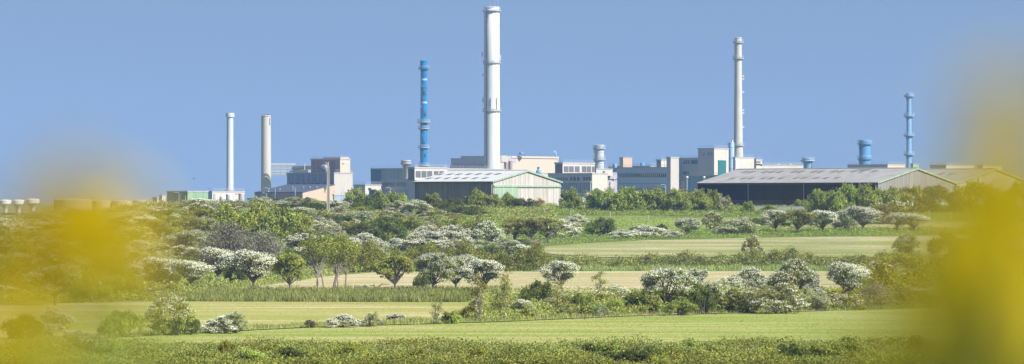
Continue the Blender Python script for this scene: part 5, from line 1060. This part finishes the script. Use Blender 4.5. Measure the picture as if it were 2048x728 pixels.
# ------------------------------------------------------------------ the near gorse, out of focus
def gorse(label, base_px, s, sprigs, seed, ntwig=10, green=.1, leafm='l_bright'):
    """a gorse bush an arm's length from the camera; only the flowering tips reach into the picture"""
    rng = np.random.default_rng(seed); bx = (base_px - CX) / F * s; z0 = float(T(bx, s)) - .03
    r = thing('gorse_bush', label, 'gorse', (bx, s, z0), 'gorse bushes in flower close to the camera')
    st = MB(); fl = []; sp = []
    for (px, py, Y, rx, rz, n) in sprigs:                 # blossom spike: centre, half width, half height in metres
        c = P(px, py, Y); root = Vector((bx + rng.normal(0, .05), s + rng.normal(0, .05) + .1, z0)); top = c + Vector((0, 0, rz))
        low = Vector((c.x + rng.normal(0, .01), c.y + .02, c.z - .35))
        st.tube([root, root.lerp(low, .6) + Vector(rng.normal(0, .03, 3)), low, c, top], [.012, .008, .003, .0013, .0007], 6, caps=False)
        q = rng.normal(0, 1, (n, 3)); q /= np.linalg.norm(q, axis=1)[:, None]; q *= (rng.random(n) ** .45)[:, None]
        C = np.array(c) + q * np.array([rx, rx, rz]); fl.append(leafquads(C, q, .0085, rng, .7)); fl.append(leafquads(C + rng.normal(0, .002, C.shape), q, .0065, rng, .7))
        m_ = int(n * green); u = rng.random(m_); A = np.array(low)[None] * (1 - u[:, None]) + np.array(c)[None] * u[:, None]; A += rng.normal(0, .010, (m_, 3)); sp.append(leafquads(A, rng.normal(0, 1, (m_, 3)), .011, rng, .6))
    for i in range(ntwig):                                # the body of the bush, below the picture
        e = Vector((bx + rng.normal(0, .22), s + .1 + rng.normal(0, .18), z0 + rng.uniform(.5, 1.25))); b0 = Vector((bx, s + .1, z0))
        st.tube([b0, b0.lerp(e, .5) + Vector(rng.normal(0, .05, 3)), e], [.014, .009, .003], 6, caps=False)
        u = rng.random(160); A = np.array(b0)[None] * (1 - u[:, None]) + np.array(e)[None] * u[:, None] + rng.normal(0, .05, (160, 3)); A[:, 2] = np.clip(A[:, 2], z0 + .03, -.12)
        sp.append(leafquads(A, rng.normal(0, 1, (160, 3)), .03, rng, .6)); q = rng.normal(0, .035, (50, 3)) + np.array(e) - np.array([0, 0, .05]); q[:, 2] = np.minimum(q[:, 2], -.10); fl.append(leafquads(q, q * 0 + 1, .010, rng, .7))
    st.build('stem', M['l_bright'], r); off = np.array([bx, s, z0])
    link('foliage', quads('foliage', np.concatenate(sp) - off, M[leafm]), r); link('blossom', quads('blossom', np.concatenate(fl) - off, M['l_gorse']), r)
GL = [(150, 425, .80, .010, .009, 66), (150, 470, .85, .015, .007, 28), (230, 500, .8, .012, .010, 12), (60, 500, .8, .014, .010, 20), (260, 440, .85, .008, .008, 8), (40, 590, .8, .016, .014, 9), (120, 640, .85, .020, .012, 5), (10, 700, .8, .016, .008, 14), (150, 365, .8, .008, .006, 9), (300, 560, .85, .012, .012, 3)]
GR = [(2012, 250, .72, .004, .009, 85), (2030, 360, .75, .007, .009, 60), (1965, 500, .7, .008, .010, 150), (2050, 520, .8, .007, .016, 110), (1925, 450, .8, .007, .008, 30), (1940, 640, .8, .010, .010, 80), (2050, 690, .8, .010, .012, 50), (1890, 560, .75, .008, .008, 34), (1850, 650, .8, .010, .008, 20), (1790, 690, .85, .010, .006, 8)]
gorse('out-of-focus yellow gorse blossom in front at the left', 110, .82, GL, 5)
gorse('out-of-focus yellow gorse blossom in front at the right', 1990, .78, GR, 6, green=.9, leafm='l_hedge')

# ------------------------------------------------------------------ air, sky, sun, camera
HAZE = 0.00011
if HAZE:
    mb = MB(); mb.obox((-2250, -70), (4500, 0), (0, 4520), -14.5, 120)
    m, t, out = nt('air'); v = N(t, 'ShaderNodeVolumePrincipled'); v.inputs['Density'].default_value = HAZE; v.inputs['Color'].default_value = (.32, .48, .88, 1); v.inputs['Anisotropy'].default_value = 0
    t.links.new(v.outputs[0], out.inputs['Volume']); tag(mb.build('haze', m), 'thin blue summer haze over the fields and the works', kind='stuff')
w = bpy.data.worlds.new('World'); S.world = w; w.use_nodes = True; t = w.node_tree; t.nodes.clear()
out = t.nodes.new('ShaderNodeOutputWorld'); bg = t.nodes.new('ShaderNodeBackground'); sky = t.nodes.new('ShaderNodeTexSky'); sky.sky_type = 'NISHITA'; sky.sun_disc = False
sky.sun_elevation = R(SUN_EL); sky.sun_rotation = R(180 - SUN_AZ); sky.air_density = 1.0; sky.dust_density = 0.2; sky.ozone_density = 2.0
tc = t.nodes.new('ShaderNodeTexCoord'); ad = t.nodes.new('ShaderNodeVectorMath'); ad.operation = 'ADD'; ad.inputs[1].default_value = (0, 0, .30)
nm = t.nodes.new('ShaderNodeVectorMath'); nm.operation = 'NORMALIZE'
t.links.new(tc.outputs['Generated'], ad.inputs[0]); t.links.new(ad.outputs[0], nm.inputs[0]); t.links.new(nm.outputs[0], sky.inputs[0]); hs = t.nodes.new('ShaderNodeHueSaturation'); hs.inputs['Saturation'].default_value = .95; hs.inputs['Value'].default_value = .97; t.links.new(sky.outputs[0], hs.inputs['Color']); t.links.new(hs.outputs[0], bg.inputs[0]); bg.inputs[1].default_value = .083; t.links.new(bg.outputs[0], out.inputs[0])
sd = bpy.data.lights.new('sun', 'SUN'); sd.energy = 4.6; sd.angle = R(.5); sd.color = (1, .95, .86)
so = link('sun', sd); d_ = Vector((math.sin(R(SUN_AZ)) * math.cos(R(SUN_EL)), -math.cos(R(SUN_AZ)) * math.cos(R(SUN_EL)), math.sin(R(SUN_EL)))); so.rotation_euler = d_.to_track_quat('Z', 'Y').to_euler(); so.location = (200, -200, 300)
cd = bpy.data.cameras.new('camera'); co = link('camera', cd); S.camera = co
cd.sensor_width = 36; cd.lens = 36 * F / 2048; co.rotation_euler = (R(90), 0, 0); cd.shift_y = (HZ - 364) / 2048; cd.clip_start = .05; cd.clip_end = 20000
cd.dof.use_dof = True; cd.dof.focus_distance = 700; cd.dof.aperture_fstop = cd.lens / 24.0
S.view_settings.view_transform = 'Standard'; S.view_settings.look = 'None'; S.view_settings.exposure = 0.9; S.view_settings.gamma = 1; S.view_settings.use_curve_mapping = False
S.cycles.use_denoising = True; S.cycles.max_bounces = 6; S.cycles.diffuse_bounces = 3; S.cycles.transmission_bounces = 3; S.cycles.volume_bounces = 1
